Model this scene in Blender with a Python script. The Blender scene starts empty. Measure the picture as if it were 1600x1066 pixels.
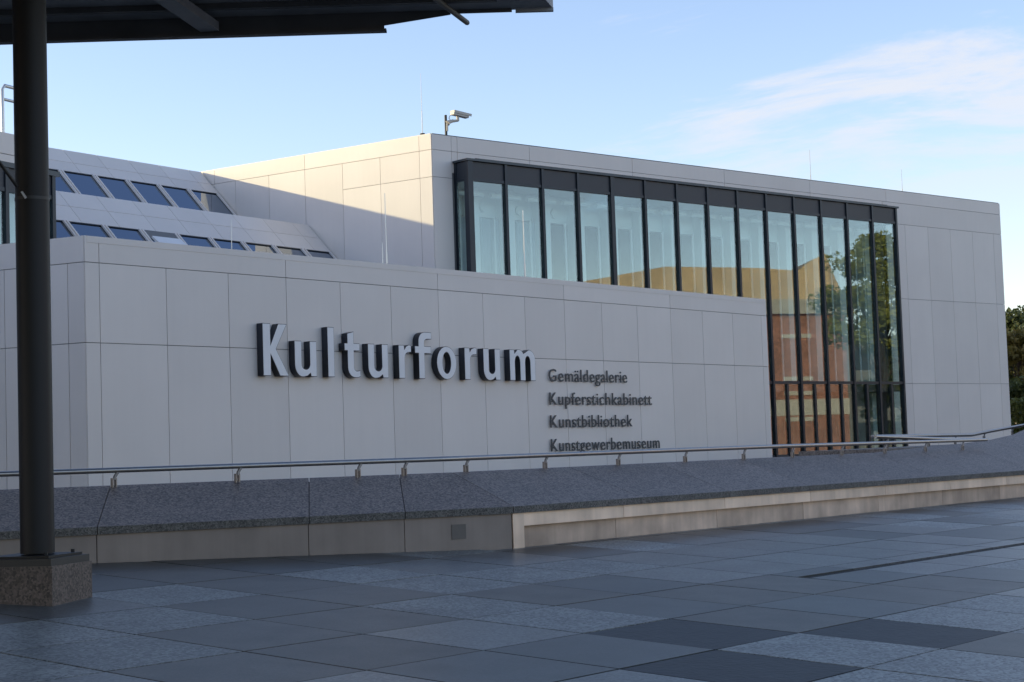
import bpy, math, random
import numpy as np
from mathutils import Matrix, Vector

# ------------------------------------------------------------------ camera
scene = bpy.context.scene
CXP, CYP, FPX = 800.0, 533.0, 2689.25            # photo centre and focal length in photo pixels
PITCH, ROLL = 0.06583, -0.033578
AZ = math.radians(39.1)                          # compass of the entrance wall seen from the camera axis
EYE, G = 1.57, 0.058                             # eye height, rise of the plaza per metre
TILE = 1.01
def _cam_axes():
    fw = np.array([0, math.cos(PITCH), math.sin(PITCH)]); up = np.array([0, -math.sin(PITCH), math.cos(PITCH)])
    rt = np.array([1.0, 0, 0]); c, s = math.cos(ROLL), math.sin(ROLL)
    return np.stack([c*rt+s*up, -(-s*rt+c*up), fw])
MC = _cam_axes()
WX = np.stack([[math.sin(AZ), math.cos(AZ), 0], [-math.cos(AZ), math.sin(AZ), 0], [0, 0, 1.0]])
CAM = np.array([0, 0, EYE])
cam_data = bpy.data.cameras.new("camera"); cam = bpy.data.objects.new("camera", cam_data)
scene.collection.objects.link(cam); scene.camera = cam
r_, d_, f_ = WX@MC[0], WX@MC[1], WX@MC[2]
cam.matrix_world = Matrix(((r_[0], -d_[0], -f_[0], 0), (r_[1], -d_[1], -f_[1], 0), (r_[2], -d_[2], -f_[2], EYE), (0, 0, 0, 1)))
cam_data.sensor_width = 36; cam_data.lens = 36*FPX/1600; cam_data.clip_end = 4000; cam_data.clip_start = 0.1

# ------------------------------------------------------------------ sky and sun
A_S = math.radians(4.6)                          # direction of the skylight roof
DS = np.array([math.cos(A_S), math.sin(A_S), 0]); DL = np.array([-math.sin(A_S), math.cos(A_S), 0])
P_SUN = 0.62
sun_travel = P_SUN*DS - DL + np.array([0, 0, -0.2894])
sun_travel = sun_travel/np.linalg.norm(sun_travel)
to_sun = -sun_travel
SUN_EL = math.asin(to_sun[2]); SUN_ROT = math.atan2(to_sun[0], to_sun[1])
world = bpy.data.worlds.new("World"); scene.world = world; world.use_nodes = True
wt = world.node_tree; wt.nodes.clear()
def wn(t, **k):
    n = wt.nodes.new(t)
    for a, b in k.items(): setattr(n, a, b)
    return n
sky = wn('ShaderNodeTexSky', sky_type='NISHITA', sun_disc=False, sun_elevation=SUN_EL, sun_rotation=SUN_ROT,
         air_density=1.0, dust_density=0.5, ozone_density=2.0, altitude=40)
tc = wn('ShaderNodeTexCoord'); sep = wn('ShaderNodeSeparateXYZ'); wt.links.new(tc.outputs['Generated'], sep.inputs[0])
zc = wn('ShaderNodeMath', operation='MAXIMUM'); wt.links.new(sep.outputs['Z'], zc.inputs[0]); zc.inputs[1].default_value = 0.0
za = wn('ShaderNodeMath', operation='ADD'); wt.links.new(zc.outputs[0], za.inputs[0]); za.inputs[1].default_value = 0.16
dx = wn('ShaderNodeMath', operation='DIVIDE'); wt.links.new(sep.outputs['X'], dx.inputs[0]); wt.links.new(za.outputs[0], dx.inputs[1])
dy = wn('ShaderNodeMath', operation='DIVIDE'); wt.links.new(sep.outputs['Y'], dy.inputs[0]); wt.links.new(za.outputs[0], dy.inputs[1])
cmb = wn('ShaderNodeCombineXYZ'); wt.links.new(dx.outputs[0], cmb.inputs[0]); wt.links.new(dy.outputs[0], cmb.inputs[1])
mp = wn('ShaderNodeMapping'); wt.links.new(cmb.outputs[0], mp.inputs[0])
mp.vector_type = 'TEXTURE'; mp.inputs['Rotation'].default_value = (0, 0, math.radians(-82)); mp.inputs['Scale'].default_value = (1.0, 0.42, 1)
nz = wn('ShaderNodeTexNoise'); nz.noise_dimensions = '4D'; nz.inputs['W'].default_value = 47.7; nz.inputs['Scale'].default_value = 1.7; nz.inputs['Detail'].default_value = 9
nz.inputs['Roughness'].default_value = 0.64; nz.inputs['Distortion'].default_value = 0.5
wt.links.new(mp.outputs[0], nz.inputs['Vector'])
# a bank of thin cloud lies over the +X half of the sky
bk = wn('ShaderNodeVectorMath', operation='DOT_PRODUCT'); wt.links.new(cmb.outputs[0], bk.inputs[0]); bk.inputs[1].default_value = (0.9, -0.43, 0)
bias = wn('ShaderNodeMapRange'); bias.interpolation_type = 'SMOOTHSTEP'; bias.inputs['From Min'].default_value = 0.75; bias.inputs['From Max'].default_value = 2.0
bias.inputs['To Min'].default_value = -0.22; bias.inputs['To Max'].default_value = 0.125; wt.links.new(bk.outputs['Value'], bias.inputs['Value'])
nb = wn('ShaderNodeMath', operation='ADD'); wt.links.new(nz.outputs['Fac'], nb.inputs[0]); wt.links.new(bias.outputs[0], nb.inputs[1])
cr = wn('ShaderNodeMapRange'); cr.interpolation_type = 'SMOOTHSTEP'
cr.inputs['From Min'].default_value = 0.47; cr.inputs['From Max'].default_value = 0.64
wt.links.new(nb.outputs[0], cr.inputs['Value'])
fade = wn('ShaderNodeMapRange'); fade.inputs['From Min'].default_value = 0.10; fade.inputs['From Max'].default_value = 0.19
wt.links.new(sep.outputs['Z'], fade.inputs['Value'])
cf = wn('ShaderNodeMath', operation='MULTIPLY'); wt.links.new(cr.outputs[0], cf.inputs[0]); wt.links.new(fade.outputs[0], cf.inputs[1])
cf2 = wn('ShaderNodeMath', operation='MULTIPLY'); wt.links.new(cf.outputs[0], cf2.inputs[0]); cf2.inputs[1].default_value = 0.8
mixc = wn('ShaderNodeMix', data_type='RGBA'); wt.links.new(cf2.outputs[0], mixc.inputs['Factor'])
tint = wn('ShaderNodeVectorMath', operation='MULTIPLY'); tint.inputs[1].default_value = (1.10, 0.96, 1.0)
wt.links.new(sky.outputs[0], tint.inputs[0]); wt.links.new(tint.outputs[0], mixc.inputs['A']); mixc.inputs['B'].default_value = (2.85, 2.9, 3.1, 1)
bg = wn('ShaderNodeBackground'); bg.inputs['Strength'].default_value = 0.15
wt.links.new(mixc.outputs['Result'], bg.inputs['Color'])
wo = wn('ShaderNodeOutputWorld'); wt.links.new(bg.outputs[0], wo.inputs[0])

sd = bpy.data.lights.new("sun", 'SUN'); sd.energy = 2.0; sd.angle = math.radians(0.5); sd.color = (1.0, 0.85, 0.47)
sun = bpy.data.objects.new("sun", sd); scene.collection.objects.link(sun)
sun.rotation_euler = Vector(sun_travel).to_track_quat('-Z', 'Y').to_euler(); sun.location = (0, 0, 60)
vs = scene.view_settings; vs.view_transform = 'Standard'; vs.look = 'None'; vs.gamma = 1; vs.use_curve_mapping = False
vs.exposure = 1.0

# ------------------------------------------------------------------ helpers: photo pixel -> direction -> surface
def ray(u, v): return WX@(MC.T@np.array([(u-CXP)/FPX, (v-CYP)/FPX, 1.0]))
def proj(P):
    c = MC@(WX.T@(np.array(P, float)-CAM)); return FPX*c[0]/c[2]+CXP, FPX*c[1]/c[2]+CYP
def hit(u, v, n, d):
    n = np.array(n, float); q = ray(u, v); return CAM + q*((d-n@CAM)/(n@q))
def on_ground(u, v): return hit(u, v, (0, -G, 1), 0)
def on_y(u, v, y): return hit(u, v, (0, 1, 0), y)
def on_z(u, v, z): return hit(u, v, (0, 0, 1), z)
def top_z(base, v):                                # height at which a vertical through base shows at image row v
    lo, hi = base[2]-5, base[2]+30
    for _ in range(50):
        m = (lo+hi)/2
        if proj((base[0], base[1], m))[1] > v: lo = m
        else: hi = m
    return lo
rng = random.Random(7)
COL = scene.collection

# ------------------------------------------------------------------ materials
MATS = {}
def nodes(name):
    m = bpy.data.materials.new(name); m.use_nodes = True; t = m.node_tree; t.nodes.clear()
    out = t.nodes.new('ShaderNodeOutputMaterial'); b = t.nodes.new('ShaderNodeBsdfPrincipled')
    t.links.new(b.outputs[0], out.inputs[0]); MATS[name] = m
    return m, t, b, out
def mat(name, col, rough=0.5, metal=0.0, var=0.0, noise=0.0, nscale=3.0, speck=None, bump=0.0, bscale=60.0,
        streak=0.0, spec=0.5, spots=0.0):
    """colour + per-object variation + large soft noise + speckle + streak, all in world metres"""
    m, t, b, out = nodes(name); L = t.links.new
    b.inputs['Roughness'].default_value = rough; b.inputs['Metallic'].default_value = metal
    b.inputs['Specular IOR Level'].default_value = spec
    geo = t.nodes.new('ShaderNodeNewGeometry'); oi = t.nodes.new('ShaderNodeObjectInfo')
    off = t.nodes.new('ShaderNodeVectorMath'); off.operation = 'MULTIPLY_ADD'
    cb = t.nodes.new('ShaderNodeCombineXYZ'); L(oi.outputs['Random'], cb.inputs[0]); L(oi.outputs['Random'], cb.inputs[1])
    L(cb.outputs[0], off.inputs[0]); off.inputs[1].default_value = (37, 53, 0) if var else (0, 0, 0); L(geo.outputs['Position'], off.inputs[2])
    vec = off.outputs[0]
    base = t.nodes.new('ShaderNodeRGB'); base.outputs[0].default_value = (*col, 1); cur = base.outputs[0]
    def scale_by(sock, lo, hi, cur, imin=0.0, imax=1.0):
        mr = t.nodes.new('ShaderNodeMapRange'); mr.inputs['To Min'].default_value = lo; mr.inputs['To Max'].default_value = hi
        mr.inputs['From Min'].default_value = imin; mr.inputs['From Max'].default_value = imax
        L(sock, mr.inputs['Value']); mx = t.nodes.new('ShaderNodeVectorMath'); mx.operation = 'SCALE'
        L(cur, mx.inputs[0]); L(mr.outputs[0], mx.inputs['Scale']); return mx.outputs[0]
    if var: cur = scale_by(oi.outputs['Random'], 1-var, 1+var, cur)
    if noise:
        n = t.nodes.new('ShaderNodeTexNoise'); n.inputs['Scale'].default_value = nscale; n.inputs['Detail'].default_value = 5
        L(vec, n.inputs['Vector']); cur = scale_by(n.outputs['Fac'], 1-noise, 1+noise, cur, 0.3, 0.7)
    if streak:
        mpn = t.nodes.new('ShaderNodeMapping'); mpn.inputs['Scale'].default_value = (9, 9, 0.35); L(vec, mpn.inputs[0])
        n = t.nodes.new('ShaderNodeTexNoise'); n.inputs['Scale'].default_value = 1; n.inputs['Detail'].default_value = 4
        L(mpn.outputs[0], n.inputs['Vector']); cur = scale_by(n.outputs['Fac'], 1-streak, 1+streak, cur, 0.3, 0.7)
    if spots:
        v2 = t.nodes.new('ShaderNodeTexVoronoi'); v2.inputs['Scale'].default_value = 2.6; L(vec, v2.inputs['Vector'])
        cur = scale_by(v2.outputs['Distance'], 1-spots, 1.0, cur, 0.030, 0.055)
        n = t.nodes.new('ShaderNodeTexNoise'); n.inputs['Scale'].default_value = 1.3; n.inputs['Detail'].default_value = 6; L(vec, n.inputs['Vector'])
        cur = scale_by(n.outputs['Fac'], 1.0, 1-spots*0.6, cur, 0.58, 0.68)
    if speck:
        sc, amt = speck
        v1 = t.nodes.new('ShaderNodeTexVoronoi'); v1.inputs['Scale'].default_value = sc; L(vec, v1.inputs['Vector'])
        sp = t.nodes.new('ShaderNodeSeparateColor'); L(v1.outputs['Color'], sp.inputs[0])
        cur = scale_by(sp.outputs[0], 1-amt, 1+amt, cur)
    L(cur, b.inputs['Base Color'])
    if bump:
        n = t.nodes.new('ShaderNodeTexNoise'); n.inputs['Scale'].default_value = bscale; n.inputs['Detail'].default_value = 3
        L(vec, n.inputs['Vector']); bp = t.nodes.new('ShaderNodeBump'); bp.inputs['Strength'].default_value = bump
        bp.inputs['Distance'].default_value = 0.01; L(n.outputs['Fac'], bp.inputs['Height']); L(bp.outputs[0], b.inputs['Normal'])
    return m
def glass(name, tint, refl, rough=0.0, wob=0.0):
    m, t, b, out = nodes(name); t.nodes.remove(b); L = t.links.new
    tr = t.nodes.new('ShaderNodeBsdfTransparent'); tr.inputs[0].default_value = (*tint, 1)
    gl = t.nodes.new('ShaderNodeBsdfGlossy'); gl.inputs['Roughness'].default_value = rough; gl.inputs['Color'].default_value = (0.86, 0.95, 0.97, 1)
    if wob:
        geo = t.nodes.new('ShaderNodeNewGeometry'); oi = t.nodes.new('ShaderNodeObjectInfo')
        n = t.nodes.new('ShaderNodeTexNoise'); n.noise_dimensions = '4D'; n.inputs['Scale'].default_value = 0.7; n.inputs['Detail'].default_value = 1
        mw = t.nodes.new('ShaderNodeMath'); mw.operation = 'MULTIPLY'; L(oi.outputs['Random'], mw.inputs[0]); mw.inputs[1].default_value = 20
        L(mw.outputs[0], n.inputs['W']); L(geo.outputs['Position'], n.inputs['Vector'])
        bp = t.nodes.new('ShaderNodeBump'); bp.inputs['Strength'].default_value = wob; bp.inputs['Distance'].default_value = 0.05
        L(n.outputs['Fac'], bp.inputs['Height']); L(bp.outputs[0], gl.inputs['Normal'])
    lw = t.nodes.new('ShaderNodeLayerWeight'); lw.inputs['Blend'].default_value = 0.5
    pw = t.nodes.new('ShaderNodeMath'); pw.operation = 'POWER'; L(lw.outputs['Facing'], pw.inputs[0]); pw.inputs[1].default_value = 4.0
    mr = t.nodes.new('ShaderNodeMapRange'); mr.inputs['To Min'].default_value = refl; mr.inputs['To Max'].default_value = 1; L(pw.outputs[0], mr.inputs['Value'])
    mx = t.nodes.new('ShaderNodeMixShader'); L(mr.outputs[0], mx.inputs[0]); L(tr.outputs[0], mx.inputs[1]); L(gl.outputs[0], mx.inputs[2])
    L(mx.outputs[0], out.inputs[0]); return m

mat('panel', (0.715, 0.65, 0.59), 0.45, var=0.035, noise=0.03, nscale=0.8, streak=0.009, bump=0.03, bscale=4)
mat('joint', (0.17, 0.17, 0.17), 0.8)
mat('frame', (0.016, 0.024, 0.034), 0.35, metal=0.3, noise=0.1)
mat('spandrel', (0.013, 0.019, 0.029), 0.45, noise=0.12, nscale=1.0)
mat('cap_metal', (0.05, 0.06, 0.07), 0.35, metal=0.5, noise=0.1)
glass('pane', (0.895, 0.955, 0.94), 0.11, wob=0.005)
mat('skylight_pane', (0.25, 0.30, 0.37), 0.03, metal=1.0)
mat('interior', (0.70, 0.75, 0.71), 0.7, noise=0.03)
mat('interior_dark', (0.09, 0.11, 0.115), 0.7, noise=0.1)
mat('curtain', (0.44, 0.52, 0.54), 0.8, noise=0.05)
mat('interior_floor', (0.12, 0.11, 0.10), 0.5)
mat('granite', (0.168, 0.134, 0.108), 0.55, var=0.06, noise=0.10, nscale=1.4, speck=(62, 0.58), bump=0.15, bscale=90)
mat('granite_edge', (0.10, 0.095, 0.085), 0.75, noise=0.2, nscale=3, speck=(85, 0.6), bump=0.25, bscale=90)
mat('granite_red', (0.085, 0.065, 0.056), 0.5, noise=0.12, speck=(68, 0.7), bump=0.1, bscale=110)
mat('limestone_shaded', (0.25, 0.205, 0.172), 0.6, var=0.07, noise=0.14, nscale=2.2, streak=0.08, bump=0.06, bscale=40)  # same ledge stone with the canopy's shade put into its colour
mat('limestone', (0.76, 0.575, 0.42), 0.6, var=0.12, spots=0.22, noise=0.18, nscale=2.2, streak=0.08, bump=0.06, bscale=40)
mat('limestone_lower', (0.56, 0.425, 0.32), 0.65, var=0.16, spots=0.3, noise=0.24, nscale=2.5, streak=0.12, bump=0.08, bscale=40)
mat('plate_grey', (0.20, 0.19, 0.18), 0.5, noise=0.1)
mat('plate_dark', (0.13, 0.115, 0.10), 0.6, noise=0.1)
mat('steel', (0.33, 0.315, 0.30), 0.34, metal=1.0, noise=0.08, nscale=20)
mat('post_metal', (0.26, 0.235, 0.21), 0.5, metal=0.7)
mat('slab_mid', (0.054, 0.060, 0.058), 0.38, spec=0.36, spots=0.35, var=0.14, noise=0.2, nscale=2.4, speck=(90, 0.22), bump=0.05, bscale=160)
mat('slab_light', (0.185, 0.190, 0.176), 0.42, spec=0.34, spots=0.35, var=0.12, noise=0.16, nscale=2.0, speck=(55, 0.55), bump=0.07, bscale=140)
mat('slab_brown', (0.095, 0.086, 0.070), 0.42, spec=0.34, spots=0.35, var=0.14, noise=0.24, nscale=2.6, speck=(90, 0.2), bump=0.05, bscale=160)
mat('slab_spark', (0.100, 0.108, 0.106), 0.34, spec=0.42, spots=0.35, var=0.1, noise=0.18, nscale=2.0, speck=(60, 0.42), bump=0.05, bscale=140)
mat('slab_dark', (0.020, 0.023, 0.026), 0.5, spec=0.25, var=0.06, noise=0.3, nscale=7.0, bump=0.4, bscale=26)
mat('slab_joint', (0.006, 0.006, 0.006), 0.9, noise=0.3, nscale=8)
mat('bounce_ground', (0.42, 0.37, 0.30), 0.9, noise=0.15, nscale=0.5)  # unseen pale ground, added to bounce warm sunlight
mat('asphalt', (0.16, 0.15, 0.14), 0.85, noise=0.2, nscale=0.3)
mat('letter_side', (0.012, 0.015, 0.024), 0.35)
mat('letter_face', (0.76, 0.75, 0.74), 0.40, noise=0.04)
mat('letter_small', (0.040, 0.048, 0.055), 0.45)
mat('canopy', (0.07, 0.072, 0.075), 0.6, noise=0.15)
mat('canopy_sheet', (0.28, 0.29, 0.30), 0.65, noise=0.15)
mat('column_paint', (0.009, 0.009, 0.010), 0.5, spec=0.3, noise=0.08, nscale=1.2)
mat('black_metal', (0.02, 0.02, 0.02), 0.5)
mat('camera_shell', (0.50, 0.46, 0.40), 0.45)
mat('rod_metal', (0.62, 0.60, 0.56), 0.35, metal=0.8)
mat('brick', (0.42, 0.19, 0.135), 0.85, noise=0.15, nscale=1.0, speck=(5, 0.2))
mat('band_white', (0.62, 0.55, 0.47), 0.7)
mat('gold', (0.76, 0.54, 0.31), 0.5, metal=0.1, noise=0.12, nscale=0.6, streak=0.08)
mat('pale_roof', (0.50, 0.47, 0.42), 0.6, noise=0.1)
mat('bark', (0.075, 0.055, 0.04), 0.9, noise=0.3, nscale=6, bump=0.4, bscale=20)
def leafmat(name, c):
    m, t, b, out = nodes(name); L = t.links.new
    geo = t.nodes.new('ShaderNodeNewGeometry'); n = t.nodes.new('ShaderNodeTexNoise'); n.inputs['Scale'].default_value = 1.1; n.inputs['Detail'].default_value = 4
    L(geo.outputs['Position'], n.inputs['Vector'])
    rp = t.nodes.new('ShaderNodeValToRGB'); rp.color_ramp.elements[0].position = 0.32; rp.color_ramp.elements[1].position = 0.68
    rp.color_ramp.elements[0].color = (c[0]*0.6, c[1]*0.65, c[2]*0.6, 1); rp.color_ramp.elements[1].color = (c[0]*1.5, c[1]*1.3, c[2], 1)
    L(n.outputs['Fac'], rp.inputs[0]); L(rp.outputs[0], b.inputs['Base Color']); b.inputs['Roughness'].default_value = 0.55
    tl = t.nodes.new('ShaderNodeBsdfTranslucent'); L(rp.outputs[0], tl.inputs[0]); mx = t.nodes.new('ShaderNodeMixShader'); mx.inputs[0].default_value = 0.35
    L(b.outputs[0], mx.inputs[1]); L(tl.outputs[0], mx.inputs[2]); L(mx.outputs[0], out.inputs[0])
leafmat('leaf', (0.12, 0.14, 0.04)); leafmat('leaf_bright', (0.30, 0.33, 0.09)); leafmat('leaf_autumn', (0.20, 0.165, 0.045)); leafmat('leaf_dark', (0.08, 0.105, 0.035))

# ------------------------------------------------------------------ mesh builders
BOXF = [(0, 3, 2, 1), (4, 5, 6, 7), (0, 1, 5, 4), (1, 2, 6, 5), (2, 3, 7, 6), (3, 0, 4, 7)]
BOXV = [(0, 0, 0), (1, 0, 0), (1, 1, 0), (0, 1, 0), (0, 0, 1), (1, 0, 1), (1, 1, 1), (0, 1, 1)]
UNIT = {}
def unit_box(m):
    if m not in UNIT:
        me = bpy.data.meshes.new('box_'+m); me.from_pydata(BOXV, [], BOXF); me.materials.append(MATS[m]); UNIT[m] = me
    return UNIT[m]
def attach(o, parent, Mw):
    COL.objects.link(o)
    if parent is not None:
        o.parent = parent; b = BASE[parent.name]; o.matrix_basis = Matrix.Translation((-b[0], -b[1], -b[2]))@Mw
    else: o.matrix_basis = Mw
    BASE[o.name] = (0, 0, 0)
    return o
BASE = {}
def thing(name, label, cat, loc, group=None):
    o = bpy.data.objects.new(name, None); COL.objects.link(o); o.location = loc; o.empty_display_size = 0.2
    o['label'] = label; o['category'] = cat
    if group: o['group'] = group
    BASE[o.name] = tuple(loc); return o
def frame_m(O, ex, ey, ez, size):
    M = Matrix.Identity(4)
    for i, (e, s) in enumerate(zip((ex, ey, ez), size)):
        for k in range(3): M[k][i] = float(e[k])*s
    for k in range(3): M[k][3] = float(O[k])
    return M
def slab(name, parent, m, O, ex, ey, ez, size):
    """box piece from corner O along three unit axes; shares mesh data"""
    o = bpy.data.objects.new(name, unit_box(m)); return attach(o, parent, frame_m(O, ex, ey, ez, size))
class MB:
    def __init__(s): s.v = []; s.f = []; s.mi = []
    def add(s, vs, fs, mi=0):
        o = len(s.v); s.v += [tuple(map(float, p)) for p in vs]; s.f += [tuple(i+o for i in f) for f in fs]; s.mi += [mi]*len(fs)
    def box(s, O, ex, ey, ez, size, mi=0):
        O = np.array(O, float); a, b, c = (np.array(e, float)*k for e, k in zip((ex, ey, ez), size))
        s.add([O+a*x+b*y+c*z for x, y, z in BOXV], BOXF, mi)
    def prism(s, poly, z0, z1, mi=0):              # poly: xy points ccw
        n = len(poly); vs = [(p[0], p[1], z0) for p in poly]+[(p[0], p[1], z1) for p in poly]
        s.add(vs, [tuple(range(n))[::-1], tuple(range(n, 2*n))]+[(i, (i+1) % n, (i+1) % n+n, i+n) for i in range(n)], mi)
    def hull8(s, b, t, mi=0): s.add(list(b)+list(t), BOXF, mi)
    def tube(s, pts, rad, n=10, mi=0, cap=True):
        pts = [np.array(p, float) for p in pts]; rads = rad if isinstance(rad, (list, tuple)) else [rad]*len(pts)
        rings = []; prev = None
        for i, p in enumerate(pts):
            d = (pts[min(i+1, len(pts)-1)]-pts[max(i-1, 0)]); d = d/np.linalg.norm(d)
            if prev is None:
                a = np.cross(d, [0, 0, 1.0]) if abs(d[2]) < 0.9 else np.cross(d, [1.0, 0, 0])
            else: a = prev-d*(prev@d)
            a = a/np.linalg.norm(a); prev = a; b = np.cross(d, a)
            rings.append([p+rads[i]*(math.cos(2*math.pi*k/n)*a+math.sin(2*math.pi*k/n)*b) for k in range(n)])
        fs = []
        for i in range(len(pts)-1):
            for k in range(n):
                k2 = (k+1) % n; fs.append((i*n+k, i*n+k2, (i+1)*n+k2, (i+1)*n+k))
        if cap: fs += [tuple(range(n))[::-1], tuple((len(pts)-1)*n+k for k in range(n))]
        s.add([v for r in rings for v in r], fs, mi)
    def build(s, name, mats, parent=None, smooth=False, off=(0, 0, 0)):
        me = bpy.data.meshes.new(name); me.from_pydata(s.v, [], s.f)
        for m in ([mats] if isinstance(mats, str) else mats): me.materials.append(MATS[m])
        if any(s.mi): me.polygons.foreach_set('material_index', s.mi)
        if smooth:
            me.polygons.foreach_set('use_smooth', [True]*len(me.polygons))
            try: me.set_sharp_from_angle(angle=math.radians(40))
            except Exception: pass
        o = bpy.data.objects.new(name, me); return attach(o, parent, Matrix.Identity(4))
def struct(o): o['kind'] = 'structure'; return o
def tag(o, label, cat, group=None):
    o['label'] = label; o['category'] = cat
    if group: o['group'] = group
    return o
UX, UY, UZ = np.array([1.0, 0, 0]), np.array([0, 1.0, 0]), np.array([0, 0, 1.0])
def panel_grid(parent, m, O, ex, nout, rects, th=0.03, gap=0.007, name='panel', proud=0.0):
    """flat facing panels on a vertical wall: rects (s0, s1, z0, z1) along ex from O"""
    O = np.array(O, float)
    for s0, s1, z0, z1 in rects:
        P = O+ex*(s0+gap)+UZ*(z0+gap-O[2])+np.array(nout)*proud
        # axes ex, -nout?, z : keep right handed
        ey = np.cross(UZ, ex); sgn = 1 if ey@np.array(nout) > 0 else -1
        Q = P if sgn > 0 else P+np.array(nout)*th
        slab(name, parent, m, Q, ex, ey, UZ, (s1-s0-2*gap, th, z1-z0-2*gap))

# ================================================================== ground
E_L = np.array([0.916, -0.402, 0]); E_L /= np.linalg.norm(E_L); N_L = np.array([-E_L[1], E_L[0], 0])   # oblique ledge
CORNER = np.array([13.38, 10.95, 0]); LEFT_END = CORNER - E_L*14
mb = MB(); mb.add([(-1500, -1500, -3.9), (1500, -1500, -3.9), (1500, 1500, -3.9), (-1500, 1500, -3.9)], [(0, 1, 2, 3)])
struct(mb.build('ground', 'asphalt'))
def gz(y, dz=0): return G*y+dz
mb = MB()
pl = [(-40, -64), (120, -64), (120, 11.3), (CORNER[0]+0.2, 11.3), (LEFT_END[0]+0.2, LEFT_END[1]+0.35), (-40, LEFT_END[1]+0.35)]
n = len(pl)
mb.add([(x, y, gz(y, -0.03)) for x, y in pl]+[(x, y, gz(y, -0.4)) for x, y in pl],
       [tuple(range(n)), tuple(range(n, 2*n))[::-1]]+[(i, i+n, (i+1) % n+n, (i+1) % n) for i in range(n)])
plaza = struct(mb.build('plaza', 'slab_joint'))
# far paving in front of the camera's right and behind: plain sheets, paler behind to bounce light
def far_sheet(name, x0, x1, y0, y1, m='slab_mid'):
    b = MB(); b.add([(x0, y0, gz(y0, -0.004)), (x1, y0, gz(y0, -0.004)), (x1, y1, gz(y1, -0.004)), (x0, y1, gz(y1, -0.004))], [(0, 1, 2, 3)])
    o = b.build(name, m, plaza); return o
# slab grid: lines at X = 7.0 + k*TILE, Y = 5.80 + k*TILE
X0, Y0 = 6.99, 5.80
DRAIN_Y, DRAIN_X, DRAIN_W = 7.485, 13.05, 0.11
SLAB_TYPE = {}
def set_types(kind, pts):
    for u, v in pts:
        P = on_ground(u, v); SLAB_TYPE[(math.floor((P[0]-X0)/TILE), math.floor((P[1]-Y0)/TILE))] = kind
set_types('slab_light', [(250, 935), (170, 1030), (240, 970), (530, 897), (760, 900), (60, 1040), (1500, 1040), (300, 1055), (870, 880)])
set_types('slab_brown', [(420, 910), (500, 985), (600, 925), (420, 940), (560, 1015), (330, 990), (870, 930), (1180, 915), (1130, 930), (640, 970), (1400, 930), (1330, 915), (1500, 915), (470, 1050)])
set_types('slab_dark', [(1080, 990), (1200, 1035), (1410, 985)])
set_types('slab_spark', [(620, 880), (740, 870), (900, 872), (1000, 870), (1150, 880), (1250, 870), (1450, 830), (1580, 870), (1100, 862), (1320, 850)])
es = np.array([0, 1, G]); es = es/np.linalg.norm(es); ns = np.cross(UX, es)
rs = random.Random(3)
def add_slab(x0, x1, y0, y1, kind, dz):
    g = 0.008; th = 0.03
    ln = (y1-y0-2*g)*math.sqrt(1+G*G)
    O = np.array([x0+g, y0+g, gz(y0+g, -th+dz)])
    slab('paving_slab', plaza, kind, O, UX, es, ns, (x1-x0-2*g, ln, th))
def ledge_y(x):                                     # plaza ends at the ledge
    if x >= CORNER[0]: return 10.93
    return CORNER[1]+(x-CORNER[0])*E_L[1]/E_L[0]-0.02
count = 0; builtcells = []
for i in range(-4, 26):
    for j in range(-2, 8):
        x0, y0 = X0+i*TILE, Y0+j*TILE; x1, y1 = x0+TILE, y0+TILE
        vis = False
        for fx in (0, .5, 1):
            for fy in (0, .5, 1):
                px, py = x0+fx*TILE, y0+fy*TILE
                c = MC@(WX.T@(np.array([px, py, gz(py)])-CAM))
                if c[2] > 1:
                    u, v = proj((px, py, gz(py)))
                    if -60 < u < 1660 and 600 < v < 1120 and py < ledge_y(px)+0.02: vis = True
        if not vis: continue
        builtcells.append((i, j))
        kind = SLAB_TYPE.get((i, j))
        if kind is None:
            kind = rs.choices(['slab_mid', 'slab_spark', 'slab_brown', 'slab_light'], [6, 4, 2, 2] if i < 7 else [3, 6, 1, 4])[0]  # paler slab mix towards the right stands in for sky sheen
        dz = rs.uniform(-0.0015, 0.0015)
        spans = [(y0, y1)]
        if y0 < DRAIN_Y < y1 and x1 > DRAIN_X:
            if x0 < DRAIN_X:
                add_slab(x0, DRAIN_X, y0, y1, kind, dz); xs = DRAIN_X
            else: xs = x0
            add_slab(xs, x1, y0, DRAIN_Y-DRAIN_W/2, kind, dz); add_slab(xs, x1, DRAIN_Y+DRAIN_W/2, y1, kind, dz); continue
        ymax = min(ledge_y(x0), ledge_y(x1))
        if y1 <= ymax: add_slab(x0, x1, y0, y1, kind, dz)
        elif x0 >= CORNER[0]-0.5:
            if ledge_y(x1)-y0 > 0.03: add_slab(x0, x1, y0, min(y1, 10.97), kind, dz)
        else:                                      # cut obliquely by the ledge: a slab with its own outline
            b = MB(); g = 0.006
            pts = []
            base = [(x0+g, y0+g), (x1-g, y0+g), (x1-g, y1-g), (x0+g, y1-g)]
            fn = lambda p: (ledge_y(p[0])+0.06)-p[1]
            for k in range(4):
                a, c2 = base[k], base[(k+1) % 4]
                if fn(a) > 0: pts.append(a)
                if fn(a)*fn(c2) < 0:
                    tt = fn(a)/(fn(a)-fn(c2)); pts.append((a[0]+(c2[0]-a[0])*tt, a[1]+(c2[1]-a[1])*tt))
            if len(pts) < 3: continue
            nn = len(pts)
            b.add([(x, y, gz(y, -0.03)) for x, y in pts]+[(x, y, gz(y, dz)) for x, y in pts],
                  [tuple(range(nn))[::-1], tuple(range(nn, 2*nn))]+[(q, (q+1) % nn, (q+1) % nn+nn, q+nn) for q in range(nn)])
            b.build('paving_slab', kind, plaza)
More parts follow.
